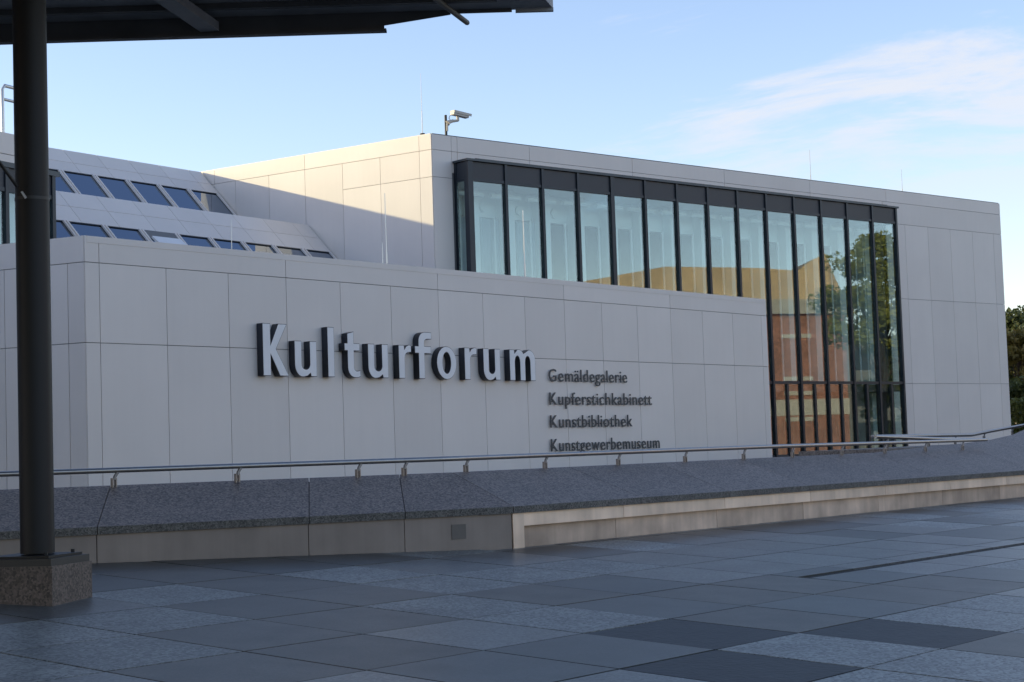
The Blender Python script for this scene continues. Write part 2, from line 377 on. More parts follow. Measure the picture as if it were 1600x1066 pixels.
far_sheet('paving_field', -40, 120, -6, Y0-2*TILE-0.01, 'slab_light'); far_sheet('bounce_field', -40, 120, -64, -6.01, 'bounce_ground')  # unseen sheets, paled to throw warm light on ledge and walls
xr = X0+26*TILE+0.01
far_sheet('paving_field', xr, 120, Y0-2*TILE, 10.95)
far_sheet('paving_field', -40, X0-4*TILE-0.01, Y0-2*TILE, 14.0)
mb = MB(); mb.box((DRAIN_X, DRAIN_Y-DRAIN_W/2+0.004, gz(DRAIN_Y, -0.045)), UX, es, ns, (21, DRAIN_W-0.008, 0.02))
for k in range(700):
    x = DRAIN_X+0.02+k*0.03
    mb.box((x, DRAIN_Y-DRAIN_W/2+0.01, gz(DRAIN_Y, -0.024)), UX, es, ns, (0.012, DRAIN_W-0.02, 0.012))
mb.build('drain_channel', 'black_metal', plaza)
# courtyard behind the ledge (sunk, out of sight)
mb = MB(); mb.prism([(-40, 14.5), (9, 14.0), (13.6, 11.9), (120, 11.6), (120, 90), (-40, 90)], -3.8, 0.42)
struct(mb.build('courtyard', 'slab_mid'))

# ================================================================== granite ledge
ledge = thing('granite_ledge', 'low ledge of pale stone panels with sloping dark granite coping along the plaza', 'ledge', (CORNER[0], CORNER[1], gz(CORNER[1])))
ZF, SL = 1.052, 0.36                                # front top edge of the coping, slope of its top
TH = 0.069
def on_slope_right(u, v): return hit(u, v, (0, -SL, 1), ZF-SL*10.92)
dL0 = N_L@CORNER-0.03
def on_slope_left(u, v):
    nn = np.array([-SL*N_L[0], -SL*N_L[1], 1.0]); return hit(u, v, nn, ZF-SL*dL0)
def coping(front, back):
    """front/back: two points each (start,end) at top surface; slab with vertical front lip"""
    b = MB(); f0, f1 = front; b0, b1 = back
    g = 0.004
    e = (f1-f0)/np.linalg.norm(f1-f0); eb = (b1-b0)/np.linalg.norm(b1-b0)
    f0, f1, b0, b1 = f0+e*g, f1-e*g, b0+eb*g, b1-eb*g
    dn = np.array([0, 0, TH])
    b.add([f0-dn, f1-dn, b1-dn*1.6, b0-dn*1.6, f0, f1, b1, b0], BOXF)
    b.mi = [0, 0, 1, 0, 0, 0]
    q = MB(); dn2 = np.array([0, 0, 0.03]); ins = (b0-f0)/np.linalg.norm(b0-f0)*0.03; ins1 = (b1-f1)/np.linalg.norm(b1-f1)*0.03
    q.add([f0-e*g+ins*2-UZ*0.066, f1+e*g+ins1*2-UZ*0.066, b1+eb*g-ins1-UZ*0.5, b0-eb*g-ins-UZ*0.5, f0-e*g+ins-dn2, f1+e*g+ins1-dn2, b1+eb*g-ins1-dn2, b0-eb*g-ins-dn2], BOXF); q.build('joint_bed', 'joint', ledge)
    return b.build('coping_slab', ['granite', 'granite_edge'], ledge)
def fl(t): P = CORNER+E_L*t-N_L*0.03; return np.array([P[0], P[1], ZF])
def fr_(x): return np.array([x, 10.92, ZF])
FC = np.array([CORNER[0]-0.006, 10.92, ZF])
def crest_r(x):
    tab = [(13, 11.90), (23.0, 11.94), (24.5, 12.05), (26.4, 12.16), (27.9, 12.285), (29.4, 12.5), (30.5, 12.74), (36, 14.2)]
    return np.interp(x, [a for a, _ in tab], [b for _, b in tab])
def br_(x): y = crest_r(x); return np.array([x, y, ZF+SL*(y-10.92)])
DEP = 0.98
def bl(t): P = CORNER+E_L*t+N_L*(-0.03+DEP); return np.array([P[0], P[1], ZF+SL*DEP])
# left joints (front pixel, back pixel) read on the sloping face
lj = []
for fp, bp in (((152, 820), (173, 764)), ((483, 806), (483, 752)), ((633, 796), (624, 746))):
    P = hit(fp[0], fp[1], N_L, dL0); tf = (P-CORNER)@E_L
    q = ray(*bp); Pb = hit(bp[0], bp[1], N_L, dL0+DEP); tb = (Pb-CORNER)@E_L
    lj.append((tf, tb))
mit = 0.206*DEP
BC = np.array([CORNER[0]+mit, 11.90, ZF+SL*DEP])
seqf = [fl(-14)]+[fl(a) for a, _ in lj]+[FC]; seqb = [bl(-14)]+[bl(b) for _, b in lj]+[BC]
for k in range(len(seqf)-1): coping((seqf[k], seqf[k+1]), (seqb[k], seqb[k+1]))
xs = [CORNER[0], 15.6, 17.4, 19.3, 21.5, 23.0, 24.5, 26.4, 27.9, 29.4, 30.5, 32.5, 36]
for k in range(len(xs)-1):
    a, c = xs[k], xs[k+1]
    coping((FC if k == 0 else fr_(a), fr_(c)), (BC if k == 0 else br_(a), br_(c)))
# stone faces on the right arm: proud upper band, set-back lower band
zu0, zu1 = 0.850, 0.981
ju = [13.56]+[on_y(u, v, 10.95)[0] for u, v in ((975, 808), (1133, 796), (1267, 784), (1384, 775), (1485, 765), (1573, 757))]+[28.2, 31.0, 36]
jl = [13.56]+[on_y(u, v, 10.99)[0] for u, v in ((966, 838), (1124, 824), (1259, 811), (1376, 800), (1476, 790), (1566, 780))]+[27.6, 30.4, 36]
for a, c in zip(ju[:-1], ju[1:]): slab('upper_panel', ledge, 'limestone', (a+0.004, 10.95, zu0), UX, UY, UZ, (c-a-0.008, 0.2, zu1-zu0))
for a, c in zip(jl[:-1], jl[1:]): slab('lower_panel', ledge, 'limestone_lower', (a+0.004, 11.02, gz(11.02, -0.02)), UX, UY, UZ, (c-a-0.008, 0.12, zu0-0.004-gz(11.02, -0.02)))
# corner pier
mb = MB(); P0 = CORNER-E_L*0.004
mb.prism([(CORNER[0]-0.002, CORNER[1]-0.012), (13.553, 10.938), (13.553, 11.2), (CORNER[0]+0.12, 11.2)], 0.58, zu1)
mb.build('corner_pier', 'limestone', ledge)
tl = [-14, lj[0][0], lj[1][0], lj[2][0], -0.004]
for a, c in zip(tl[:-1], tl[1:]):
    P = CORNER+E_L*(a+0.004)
    slab('face_panel', ledge, 'limestone_shaded', (P[0], P[1], 0.55), E_L, N_L, UZ, (c-a-0.008, 0.2, zu1-0.55))
A = hit(706, 843, N_L, N_L@CORNER); Bq = hit(728, 843, N_L, N_L@CORNER); zt = hit(706, 820, N_L, N_L@CORNER)[2]
slab('cover_plate', ledge, 'plate_dark', A-N_L*0.008, E_L, N_L, UZ, ((Bq-A)@E_L, 0.006, zt-A[2]))
mb = MB(); mb.prism([(LEFT_END[0], LEFT_END[1]+0.25), (CORNER[0]+0.25, 11.25), (36, 11.25), (36, 11.75), (CORNER[0]+0.4, 11.75), (LEFT_END[0]+.35, LEFT_END[1]+0.85)], 0.3, 0.93)
mb.build('core', 'granite_edge', ledge)
# inner granite block beyond the stair opening
mb = MB(); mb.hull8([(25.5, 13.05, 0.3), (36, 13.05, 0.3), (36, 14.6, 0.3), (25.5, 14.6, 0.3)], [(25.5, 13.05, 1.46), (36, 13.05, 1.50), (36, 14.6, 1.50), (25.5, 14.6, 1.46)])
tag(mb.build('stair_parapet', 'granite'), 'dark granite block behind the handrail at the stair opening', 'parapet')

# ================================================================== handrails
RZ = 1.548
rail = thing('handrail', 'long low stainless steel handrail on short posts along the granite coping', 'handrail', (13.5, 11.75, 1.35))
off = 0.965
RC = np.array([CORNER[0]+0.19, 10.95+off-0.03, RZ])
def rl(t): P = CORNER+E_L*t+N_L*(off-0.03); return np.array([P[0], P[1], RZ])
XE = on_y(1545, 688, 11.86)[0]
mb = MB(); mb.tube([rl(-14), rl(-7), rl(-0.35), RC+(rl(-0.35)-RC)*0.4+np.array([0.02, 0, 0]), RC+np.array([0.15, 0, 0]), (20, 10.95+off-0.03, RZ+0.012), (XE, 11.90, RZ+0.004)], 0.026, 12)
mb.build('rail', 'steel', rail, smooth=True)
def post(P, lean, parent, zb):
    b = MB(); x, y, zt = P; e = np.array(lean, float)
    q = np.array([x, y, 0])-e*0.05
    for s in (-1, 1):
        b.box((q[0]+s*0.020-0.009, q[1]-0.012, zb), UX, UY, UZ, (0.014, 0.03, zt-0.075-zb))
    b.tube([(q[0], q[1], zt-0.09), (q[0]+e[0]*0.01, q[1]+e[1]*0.01, zt-0.06), (x, y, zt-0.012)], 0.016, 8)
    return b.build('post', 'post_metal', parent, smooth=True)
for u, v in ((733, 724), (856, 717), (970, 711), (1074, 706), (1165, 703), (1241, 700), (1318, 698), (1385, 696), (1448, 693.5), (1506, 690)):
    P = on_y(u, v, 11.90); zz = ZF+SL*(P[1]-10.92)-0.06
    post((P[0], 11.90, RZ+0.005), (1, 0, 0), rail, zz)
for u, v in ((-8, 760), (185, 750), (377, 742), (565, 734), (637, 730)):
    P = hit(u, v, N_L, N_L@CORNER+off-0.03); zz = ZF+SL*(off)-0.08
    post((P[0], P[1], RZ), (1, 0, 0), rail, zz)
rail2 = thing('handrail', 'forked steel handrail beyond the stair opening, rising beside the pale building corner', 'handrail', (27, 13.4, 1.4))
Ya, Yb = 13.12, 14.1
pa = [on_y(1368, 682.5, Ya), on_y(1450, 685.5, Ya), on_y(1545, 688.5, Ya)]
pb = [on_y(1368, 682, Yb), on_y(1440, 681, Yb), on_y(1518, 680, Yb), on_y(1545, 674.5, Yb), on_y(1600, 664.5, Yb), on_y(1640, 657, Yb)]
mb = MB(); mb.tube(pa, 0.032, 12); mb.build('rail', 'steel', rail2, smooth=True)
mb = MB(); mb.tube(pb, 0.030, 12); mb.build('rail', 'steel', rail2, smooth=True)
mb = MB(); mb.tube([pa[0], (pa[0]+pb[0])/2-np.array([0.12, 0, 0]), pb[0]], 0.028, 12); mb.build('rail_return', 'steel', rail2, smooth=True)
def on_path(path, u):
    for a, c in zip(path[:-1], path[1:]):
        ua, uc = proj(a)[0], proj(c)[0]
        if ua <= u <= uc:
            lo, hi = 0.0, 1.0
            for _ in range(30):
                m = (lo+hi)/2
                if proj(a+(c-a)*m)[0] < u: lo = m
                else: hi = m
            return a+(c-a)*lo
for path, us in ((pa, (1388, 1453)), (pb, (1494, 1539, 1583))):
    for u in us:
        P = on_path(path, u); post(tuple(P), (1, 0, 0), rail2, P[2]-0.30)

# ================================================================== entrance wall
YF = 19.87; ZT = 4.865
MOD = 1.2065; XF0 = 15.205
EF = np.array([math.cos(math.radians(103)), math.sin(math.radians(103)), 0])    # its left flank, running back
NFL = np.array([-EF[1], EF[0], 0]); 
if NFL@np.array([-1, 0, 0]) < 0: NFL = -NFL
ewall = thing('entrance_building', 'low building with a long blank wall of large pale grey panels behind the ledge', 'building', (15, 20, 0.42))
XL, XR = 14.956, 33.54
LB = np.array([XL, YF, 0])+EF*22
mb = MB(); mb.prism([(XL+0.03, YF+0.031), (XR-0.03, YF+0.031), (XR-0.03, 25.3), (31.5, 25.7), (29.7, 26.9), (29.2, 29.3), (LB[0]+1.5, 27.6), (LB[0]+1.0, LB[1])][:4]+[(29.7, 25.9), (29.4, 29.2), (22.5, 28.6), (LB[0]+3, LB[1])]+[(LB[0]+0.03, LB[1])], 0.3, ZT-0.12)
mb.build('core', 'joint', ewall)
zj = [0.35, 3.343, 4.484, ZT]
xj = [XL]+[XF0+MOD*i for i in range(16)]+[XR]
rects = []
for a, c in zip(xj[:-1], xj[1:]):
    rects += [(a, c, zj[0], zj[1]), (a, c, zj[1], zj[2])]
tj = [XL, XF0]+[XF0+MOD*i for i in (3, 6, 9, 12)]+[XR]
rects += [(a, c, zj[2], zj[3]) for a, c in zip(tj[:-1], tj[1:])]
panel_grid(ewall, 'panel', (0, YF, 0), UX, -UY, rects, th=0.032, gap=0.005, name='panel', proud=-0.032)
sj = [0.0, 0.31, 1.48, 2.68, 3.88, 5.08, 6.28, 7.48, 9.0, 12, 15, 18, 22]
rects = []
for a, c in zip(sj[:-1], sj[1:]): rects += [(a+(0.012 if a == 0 else 0), c, zj[0], zj[1]), (a+(0.012 if a == 0 else 0), c, zj[1], zj[2])]
rects += [(0.012, 2.68, zj[2], zj[3]), (2.68, 6.28, zj[2], zj[3]), (6.28, 22, zj[2], zj[3])]
panel_grid(ewall, 'panel', (XL, YF, 0), EF, NFL, rects, th=0.032, gap=0.005, proud=-0.030)
panel_grid(ewall, 'panel', (XR, YF, 0), UY, UX, [(0.012, 2.4, .35, 4.484), (2.4, 5.4, .35, 4.484), (0.012, 5.4, 4.484, ZT)], th=0.032, proud=-0.032)
# parapet top
mb = MB(); mb.box((XL+0.04, YF-0.005, ZT-0.10), UX, UY, UZ, (XR-XL-0.08, 0.25, 0.094)); mb.build('parapet_cap', 'panel', ewall)

# ================================================================== tall museum block
A2 = math.radians(9.9); D2 = np.array([math.cos(A2), -math.sin(A2), 0]); N2 = np.array([math.sin(A2), math.cos(A2), 0])
DT = 31.4; ST0, ST1 = 24.995, 48.45
def tw(s, d=DT): return D2*s+N2*d
L0 = tw(ST0); R0 = tw(ST1)
museum = thing('museum_block', 'tall pale panelled museum block with a projecting dark framed glass bay', 'building', tuple(L0[:2])+(0.42,))
ZP = 9.165
zt = [0.3, 3.308, 5.876, 8.15, 8.795, ZP]
PR = 0.5; DB = DT-PR
SB0 = 25.60
MUL = [ (hit(u, v, N2, DB)@D2) for u, v in ((790, 284), (1401.9, 365))]
MS = (MUL[1]-MUL[0])/13.0
SB1 = MUL[0]-MS+14*MS
SBL = MUL[0]-MS                                     # first mullion = corner of the bay
ZB1 = 8.53; ZG1 = 8.06; ZTR = 3.30
# core: walls as separate boxes so the bay stays open
def wallbox(name, s0, s1, d0, d1, z0, z1, m='joint', par=museum):
    b = MB(); O = tw(s0, d0)+UZ*z0; b.box(O, D2, N2, UZ, (s1-s0, d1-d0, z1-z0)); return b.build(name, m, par)
wallbox('core', ST0+0.06, SBL+0.12, DT+0.031, DT+0.35, 0.3, ZP-0.02)
wallbox('core', SB1-0.05, ST1-0.03, DT+0.031, DT+0.35, 0.3, ZP-0.02)
wallbox('core', SBL+0.12, SB1-0.05, DT+0.031, DT+0.35, 8.15, ZP-0.02)
LK = L0+DL*16; RK = R0+N2*16
mb = MB(); mb.prism([tuple((L0+D2*0.05+DL*0.05)[:2]), tuple((R0-D2*0.05+N2*0.1)[:2]), tuple((RK-D2*0.05)[:2]), tuple((LK+DS*0.05)[:2])], ZP-0.35, ZP-0.05)
mb.build('roof', 'cap_metal', museum)
mb = MB(); mb.box(L0+UZ*0.3+DS*0.032+DL*0.02, DL, -DS*-1, UZ, (16, 0.3, ZP-0.35)); mb.build('core', 'joint', museum)
mb = MB(); mb.box(R0+UZ*0.3-D2*0.33+N2*0.05, N2, D2, UZ, (16, 0.3, ZP-0.35)); mb.build('core', 'joint', museum)
mb = MB(); mb.box(LK+UZ*0.3, (RK-LK)/np.linalg.norm(RK-LK), np.cross(UZ,(RK-LK)/np.linalg.norm(RK-LK)), UZ, (np.linalg.norm(RK-LK), 0.3, ZP-0.36)); mb.build('back_wall', 'panel', museum)
# front panels
sl0 = SBL-0.02
rects = []
cols = [ST0+0.01, 25.59]
for a, c in zip(zt[:-1], zt[1:]): rects.append((cols[0], cols[1], a, c))
rj = [SB1+0.01]+[ (hit(u, 472, N2, DT)@D2) for u in (1419.5, 1455.2, 1490, 1524.5, 1557.3)]+[ST1]
for a, c in zip(rj[:-1], rj[1:]):
    for z0, z1 in zip(zt[:3], zt[1:4]): rects.append((a, c, z0, z1))
rects.append((rj[0], rj[-1], zt[3], zt[4]))
tb = [25.59, 25.77, 28.07, 31.65, 35.2, 38.85, 42.42, ST1]
for a, c in zip(tb[:-1], tb[1:]): rects.append((a, c, zt[4], zt[5]))
for a, c in zip(tb[:-2], tb[1:-1]): rects.append((a, min(c, SB1), ZB1-0.25, zt[4]))
panel_grid(museum, 'panel', (0, 0, 0), D2, -N2, [], th=0.03)
OF = N2*DT
panel_grid(museum, 'panel', OF, D2, -N2, rects, th=0.031, gap=0.005, proud=-0.031)
# left flank (sunlit)
fj = []
for u, v in ((655, 240), (595, 300), (535.6, 290), (476, 262), (420.5, 300), (367.5, 280), (335, 275)):
    fj.append((hit(u, v, np.array([DS[0], DS[1], 0]), DS@L0)-L0)@DL)
fj = [0.0]+sorted(fj)+[9.0, 11, 13.5, 16]
rects = []
for a, c in zip(fj[:-1], fj[1:]):
    for z0, z1 in (((0.3, 8.15), (8.15, 8.795)) if c < fj[3]+0.02 else ((0.3, 8.795),)): rects.append((a+(0.012 if a == 0 else 0), c, z0, z1))
s476 = (hit(476, 262, np.array([DS[0], DS[1], 0]), DS@L0)-L0)@DL
rects += [(0.012, fj[1], 8.795, ZP), (fj[1], s476, 8.795, ZP), (s476, fj[7], 8.795, ZP), (fj[7], 11, 8.795, ZP), (11, 16, 8.795, ZP)]
panel_grid(museum, 'panel', L0, DL, -DS, rects, th=0.031, gap=0.005, proud=-0.031)
panel_grid(museum, 'panel', R0, N2, D2, [(0.012+i*4, 4+i*4, a, c) for i in range(4) for a, c in zip(zt[:-1], zt[1:])], th=0.031, proud=-0.031)
mb = MB()
mb.box(L0+UZ*(ZP-0.07)+D2*0.04+N2*0.02, D2, N2, UZ, (ST1-ST0-0.08, 0.3, 0.09)); mb.build('parapet_cap', 'cap_metal', museum)
mb = MB(); mb.box(L0+UZ*(ZP-0.069)+DL*0.05+DS*0.02, DL, -DS*-1, UZ, (15.8, 0.3, 0.088)); mb.build('parapet_cap', 'panel', museum)

# ---- glass bay
bay = MB(); bay.box(tw(SBL-0.04, DB-0.06)+UZ*(ZB1-0.02), D2, N2, UZ, (SB1-SBL+0.10, PR+0.05, 0.05))
bay.build('bay_cap', 'cap_metal', museum)
slab('bay_cap_strip', museum, 'cap_metal', tw(SBL+0.3, DB+0.02)+UZ*(ZB1+0.033), D2, N2, UZ, (SB1-SBL-0.7, 0.3, 0.03))
zbase = 0.55
for i in range(15):
    s = SBL+i*MS; w = 0.075 if i not in (4,) else 0.12
    if i == 0: w = 0.15
    x = s-w/2 if i not in (0, 14) else (s if i == 0 else s-w)
    slab('mullion', museum, 'frame', tw(x, DB-0.03)+UZ*zbase, D2, N2, UZ, (w, 0.16, ZB1-0.022-zbase))
for i in range(14):
    a, c = SBL+i*MS+(0.15 if i == 0 else 0.0375), SBL+(i+1)*MS-(0.0375 if i < 13 else 0.075)
    if i == 3: c -= 0.0225
    if i == 4: a += 0.0225
    slab('spandrel_panel', museum, 'spandrel', tw(a, DB+0.01)+UZ*(ZG1+0.05), D2, N2, UZ, (c-a, 0.04, ZB1-0.03-ZG1-0.05))
    slab('transom', museum, 'frame', tw(a, DB-0.012)+UZ*(ZG1-0.02), D2, N2, UZ, (c-a, 0.12, 0.065))
    slab('glass_pane', museum, 'pane', tw(a, DB+0.03)+UZ*(ZTR+0.04), D2, N2, UZ, (c-a, 0.012, ZG1-0.022-ZTR-0.04))
    slab('transom', museum, 'frame', tw(a, DB-0.006)+UZ*(ZTR-0.04), D2, N2, UZ, (c-a, 0.12, 0.078))
    mid = (a+c)/2
    slab('mullion', museum, 'frame', tw(mid-0.04, DB-0.008)+UZ*zbase, D2, N2, UZ, (0.08, 0.12, ZTR-0.042-zbase))
    for q0, q1 in ((a, mid-0.04), (mid+0.04, c)):
        slab('glass_pane', museum, 'pane', tw(q0, DB+0.03)+UZ*1.32, D2, N2, UZ, (q1-q0, 0.012, ZTR-0.042-1.32))
        slab('spandrel_panel', museum, 'spandrel', tw(q0, DB+0.012)+UZ*0.6, D2, N2, UZ, (q1-q0, 0.04, 0.715))
# bay return on the left and right
for s, sg in ((SBL, 1), (SB1-0.03, 1)):
    slab('mullion', museum, 'frame', tw(s, DT-0.09)+UZ*zbase, D2, N2, UZ, (0.05, 0.088, ZB1-0.022-zbase))
    slab('spandrel_panel', museum, 'spandrel', tw(s+0.012, DB+0.132)+UZ*(ZG1+0.05), D2, N2, UZ, (0.02, PR-0.224, ZB1-0.03-ZG1-0.05))
    slab('transom', museum, 'frame', tw(s+0.004, DB+0.132)+UZ*(ZG1-0.02), D2, N2, UZ, (0.035, PR-0.224, 0.065))
    slab('glass_pane', museum, 'pane', tw(s+0.015, DB+0.132)+UZ*0.6, D2, N2, UZ, (0.012, PR-0.224, ZG1-0.022-0.6))
# ---- rooms behind the bay
def room(name, m, s0, s1, d0, d1, z0, z1): return slab(name, museum, m, tw(s0, d0)+UZ*z0, D2, N2, UZ, (s1-s0, d1-d0, z1-z0))
room('room_ceiling', 'interior', SBL+0.06, SB1-0.06, DB+0.2, DT+4.2, 8.10, 8.14)
room('room_floor', 'interior_floor', SBL+0.06, SB1-0.06, DB+0.14, DT+4.2, ZTR-0.25, ZTR-0.05)
room('room_floor', 'interior_floor', SBL+0.06, SB1-0.06, DB+0.14, DT+4.2, 0.45, 0.58)
room('room_wall', 'interior', SBL+0.06, SB1-0.06, DT+4.2, DT+4.4, 0.58, 8.10)
room('room_wall', 'interior', SBL+0.36, SBL+0.5, DT+0.4, DT+4.2, 0.58, 8.10)
room('room_wall', 'interior', SB1-0.4, SB1-0.2, DT+0.4, DT+4.2, 0.58, 8.10)
room('bulkhead', 'interior', SBL+0.55, SB1-0.45, DT+0.75, DT+0.9, 7.42, 8.09)
for i in range(14):
    s = SBL+i*MS
    if i:
        room('pilaster', 'interior', s+MS*0.62, s+MS*0.92, DT+0.45, DT+0.74, ZTR, 8.09)
        mbp = MB(); c0 = tw(s+MS*0.42, DT+0.55); mbp.tube([c0+UZ*ZTR, c0+UZ*7.4], 0.03, 8); mbp.build('pole', 'interior', museum)
    else: room('pilaster', 'interior', s+MS*0.72, s+MS*0.95, DT+0.45, DT+0.74, ZTR, 8.09)
    mbp = MB(); a = tw(s+0.1, DT+0.2)+UZ*7.86; mbp.tube([a, a+D2*(MS*0.8)], 0.06, 10); mbp.build('light_tube', 'interior', museum, smooth=True)
    if i < 4:
        mbp = MB(); a = tw(s+0.30, DT+0.69)+UZ*7.66; mbp.tube([a, a+N2*0.05], 0.12, 20); mbp.build('round_vent', 'interior', museum, smooth=True)  # round vents on the inner wall, they give no light
# pleated curtains in the first bays
for i in range(3):
    s0 = SBL+i*MS+0.12; b = MB(); N = 44; vs = []
    for k in range(N+1):
        P = tw(s0+(MS*0.95)*k/N, DT+0.68-0.05*math.sin(k*1.15)); vs += [P+UZ*ZTR, P+UZ*7.38]
    b.add(vs, [(2*k, 2*k+2, 2*k+3, 2*k+1) for k in range(N)]); b.build('curtain', 'curtain', museum, smooth=True)
room('room_wall', 'interior_dark', SBL+3*MS, SB1-0.45, DT+2.6, DT+2.7, ZTR, 8.09)

# ================================================================== stepped skylight roof
def lf_hit(u, v): return hit(u, v, DS, DS@L0)
def sl(u, v): P = lf_hit(u, v)-L0; return P@DL, P[2]
skyb = thing('skylight_roof', 'two stepped rows of sloping pale panels with blue tilted skylights', 'building', tuple((L0+DL*5-DS*6)[:2])+(0.42,))
def tooth(rs_, rz, length, x_end, win_u, zt_edge, rows):
    """sloping face: ridge at (rs_, rz) in the flank's plane, 45.5 degrees, panels as boxes"""
    th = math.radians(45.6); up = -DL*-1*math.cos(th)+UZ*math.sin(th); up = DL*math.cos(th)+UZ*math.sin(th)
    nn = np.cross(DS, up)
    if nn[2] < 0: nn = -nn
    R = L0+DL*rs_+UZ*(rz-L0[2]) if False else np.array([*(L0+DL*rs_)[:2], rz])
    return R, up, nn
WPITCH = 1.0
def build_tooth(rs_, rz, bottom_len, seams, wins, x_left, tj_, tw_):
    R, up, nn = tooth(rs_, rz, 0, 0, None, None, None)
    ey = -up
    # axes for boxes: ex = -DS (to the left) ; use DS with start at left end
    def piece(nm, m, a, c, t0, t1, th=0.03, lift=0.0):   # a,c: distance left of the flank; t: distance down the slope
        O = R-DS*c-up*t1+nn*(lift-th)
        return slab(nm, skyb, m, O, DS, up, nn, (c-a, t1-t0, th))
    g = 0.006
    for t0, t1 in ((0.0, tj_), (tj_, tw_)):
        ed = [0.02]+[s for s in seams if s < x_left]+[x_left]
        for a, c in zip(ed[:-1], ed[1:]): piece('panel', 'panel', a+g, c-g, t0+g, t1-g)
    t0, t1 = tw_, bottom_len
    prev = 0.02
    for a, c in wins:
        piece('panel', 'panel', prev, a-0.05, t0, t1) if a-0.05-prev > 0.01 else None
        for q in (a-0.045, c+0.005): piece('window_frame', 'panel', q, q+0.04, t0+g, t1, th=0.04, lift=0.03)
        w = piece('skylight_pane', 'skylight_pane', a, c, t0+0.03, t1, th=0.012, lift=-0.02)
        piece('window_frame', 'frame', a, c, t0+0.006, t0+0.028, th=0.03, lift=0.0)
        prev = c+0.05
    if x_left-prev > 0.02: piece('panel', 'panel', prev, x_left-g, t0, t1)
    b = MB(); O = R-DS*x_left-up*bottom_len-nn*0.30; b.box(O, DS, up, nn, (x_left-0.01, bottom_len-0.02, 0.22)); b.build('core', 'interior_dark', skyb)
def dist_left(u, v, R, nn):
    P = hit(u, v, nn, nn@R); return -(P-R)@DS
s_r, z_r = sl(315, 269); s_r2, z_r2 = sl(482, 351.5)
R1, up1, nn1 = tooth(s_r, z_r, 0, 0, 0, 0, 0); R2, up2, nn2 = tooth(s_r2, z_r2, 0, 0, 0, 0, 0)
def q1(u, v): return dist_left(u, v, R1, nn1)
def q2(u, v): return dist_left(u, v, R2, nn2)
w1 = [(180+1310/8., 230+640/8., 180+980/8., 230+590/8.), (180+930/8., 230+580/8., 180+600/8., 230+535/8.), (180+545/8., 230+525/8., 180+210/8., 230+478/8.), (180+150/8., 230+465/8., 155.5, 282), (150, 279.5, 102, 273.5)]
wins1 = [(q1(a, b), q1(c, d)) for a, b, c, d in w1]
w2 = [(340+1270/7.27, 320+548/7.27, 340+1000/7.27, 320+515/7.27), (340+945/7.27, 320+508/7.27, 340+660/7.27, 320+475/7.27), (340+605/7.27, 320+465/7.27, 340+315/7.27, 320+432/7.27), (340+255/7.27, 320+425/7.27, 330.5, 372.5), (325, 371.5, 280, 366)]
wins2 = [(q2(a, b), q2(c, d)) for a, b, c, d in w2]
def extend(wins, n):
    p = wins[3][0]-wins[2][0]; w = wins[3][1]-wins[3][0]
    for k in range(n): wins.append((wins[-1][0]+p, wins[-1][0]+p+w))
    return wins
p1 = wins1[3][0]-wins1[2][0]; p2 = wins2[2][0]-wins2[1][0]
wins1 = [wins1[0]]+[(wins1[1][0]+k*p1, wins1[1][0]+k*p1+p1-0.14) for k in range(9)]
wins2 = [wins2[0]]+[(wins2[1][0]+k*p2, wins2[1][0]+k*p2+p2-0.14) for k in range(10)]
seams1 = [wins1[0][0]+0.35+k*p1 for k in range(10)]; seams2 = [wins2[0][0]+0.5+k*p2 for k in range(11)]
XLEFT1 = wins1[-1][1]+0.3; XLEFT2 = wins2[-1][1]+0.3
build_tooth(s_r, z_r, 3.2, seams1, wins1, XLEFT1, 0.515, 0.90)
build_tooth(s_r2, z_r2, 2.9, seams2, wins2, XLEFT2, 0.52, 1.055)
# flat gutters, backs and gable so the roof is closed
b = MB()
Pm = R1-DS*XLEFT1
b.box(np.array([*(R1-DS*XLEFT1+DL*0.02)[:2], 0.42]), DS, DL, UZ, (XLEFT1-0.02, 8.0, z_r-0.47)); b.box(np.array([*(R1-DS*(XLEFT1+45)+DL*0.02)[:2], 0.42]), DS, DL, UZ, (45, 8.0, z_r-0.49)); b.build('core', 'panel', skyb)
b = MB(); b.box(np.array([*(R2-DS*XLEFT2+DL*0.02)[:2], 0.42]), DS, DL, UZ, (XLEFT2-0.02, (s_r-s_r2)-2.3, z_r2-0.80)); b.build('core', 'panel', skyb)
# one tilted-open vent in the lower row
op = thing('open_skylight', 'small skylight flap tilted open in the lower skylight row', 'window', tuple(hit(258, 368, nn2, nn2@R2)))
qv = q2(255, 368); a0, a1 = min(wins2, key=lambda w: abs((w[0]+w[1])/2-qv))
slab('opening', op, 'joint', R2-DS*a1-up2*1.33-nn2*0.012, DS, up2, nn2, (a1-a0, 0.26, 0.03))
b = MB(); th = math.radians(7); tup = up2*math.cos(th)-nn2*math.sin(th); tn = nn2*math.cos(th)+up2*math.sin(th)
b.box(R2-DS*(a1-0.03)-up2*1.35-tup*0.95+nn2*0.03, DS, tup, tn, (a1-a0-0.06, 0.95, 0.05)); b.build('flap', 'letter_face', op)
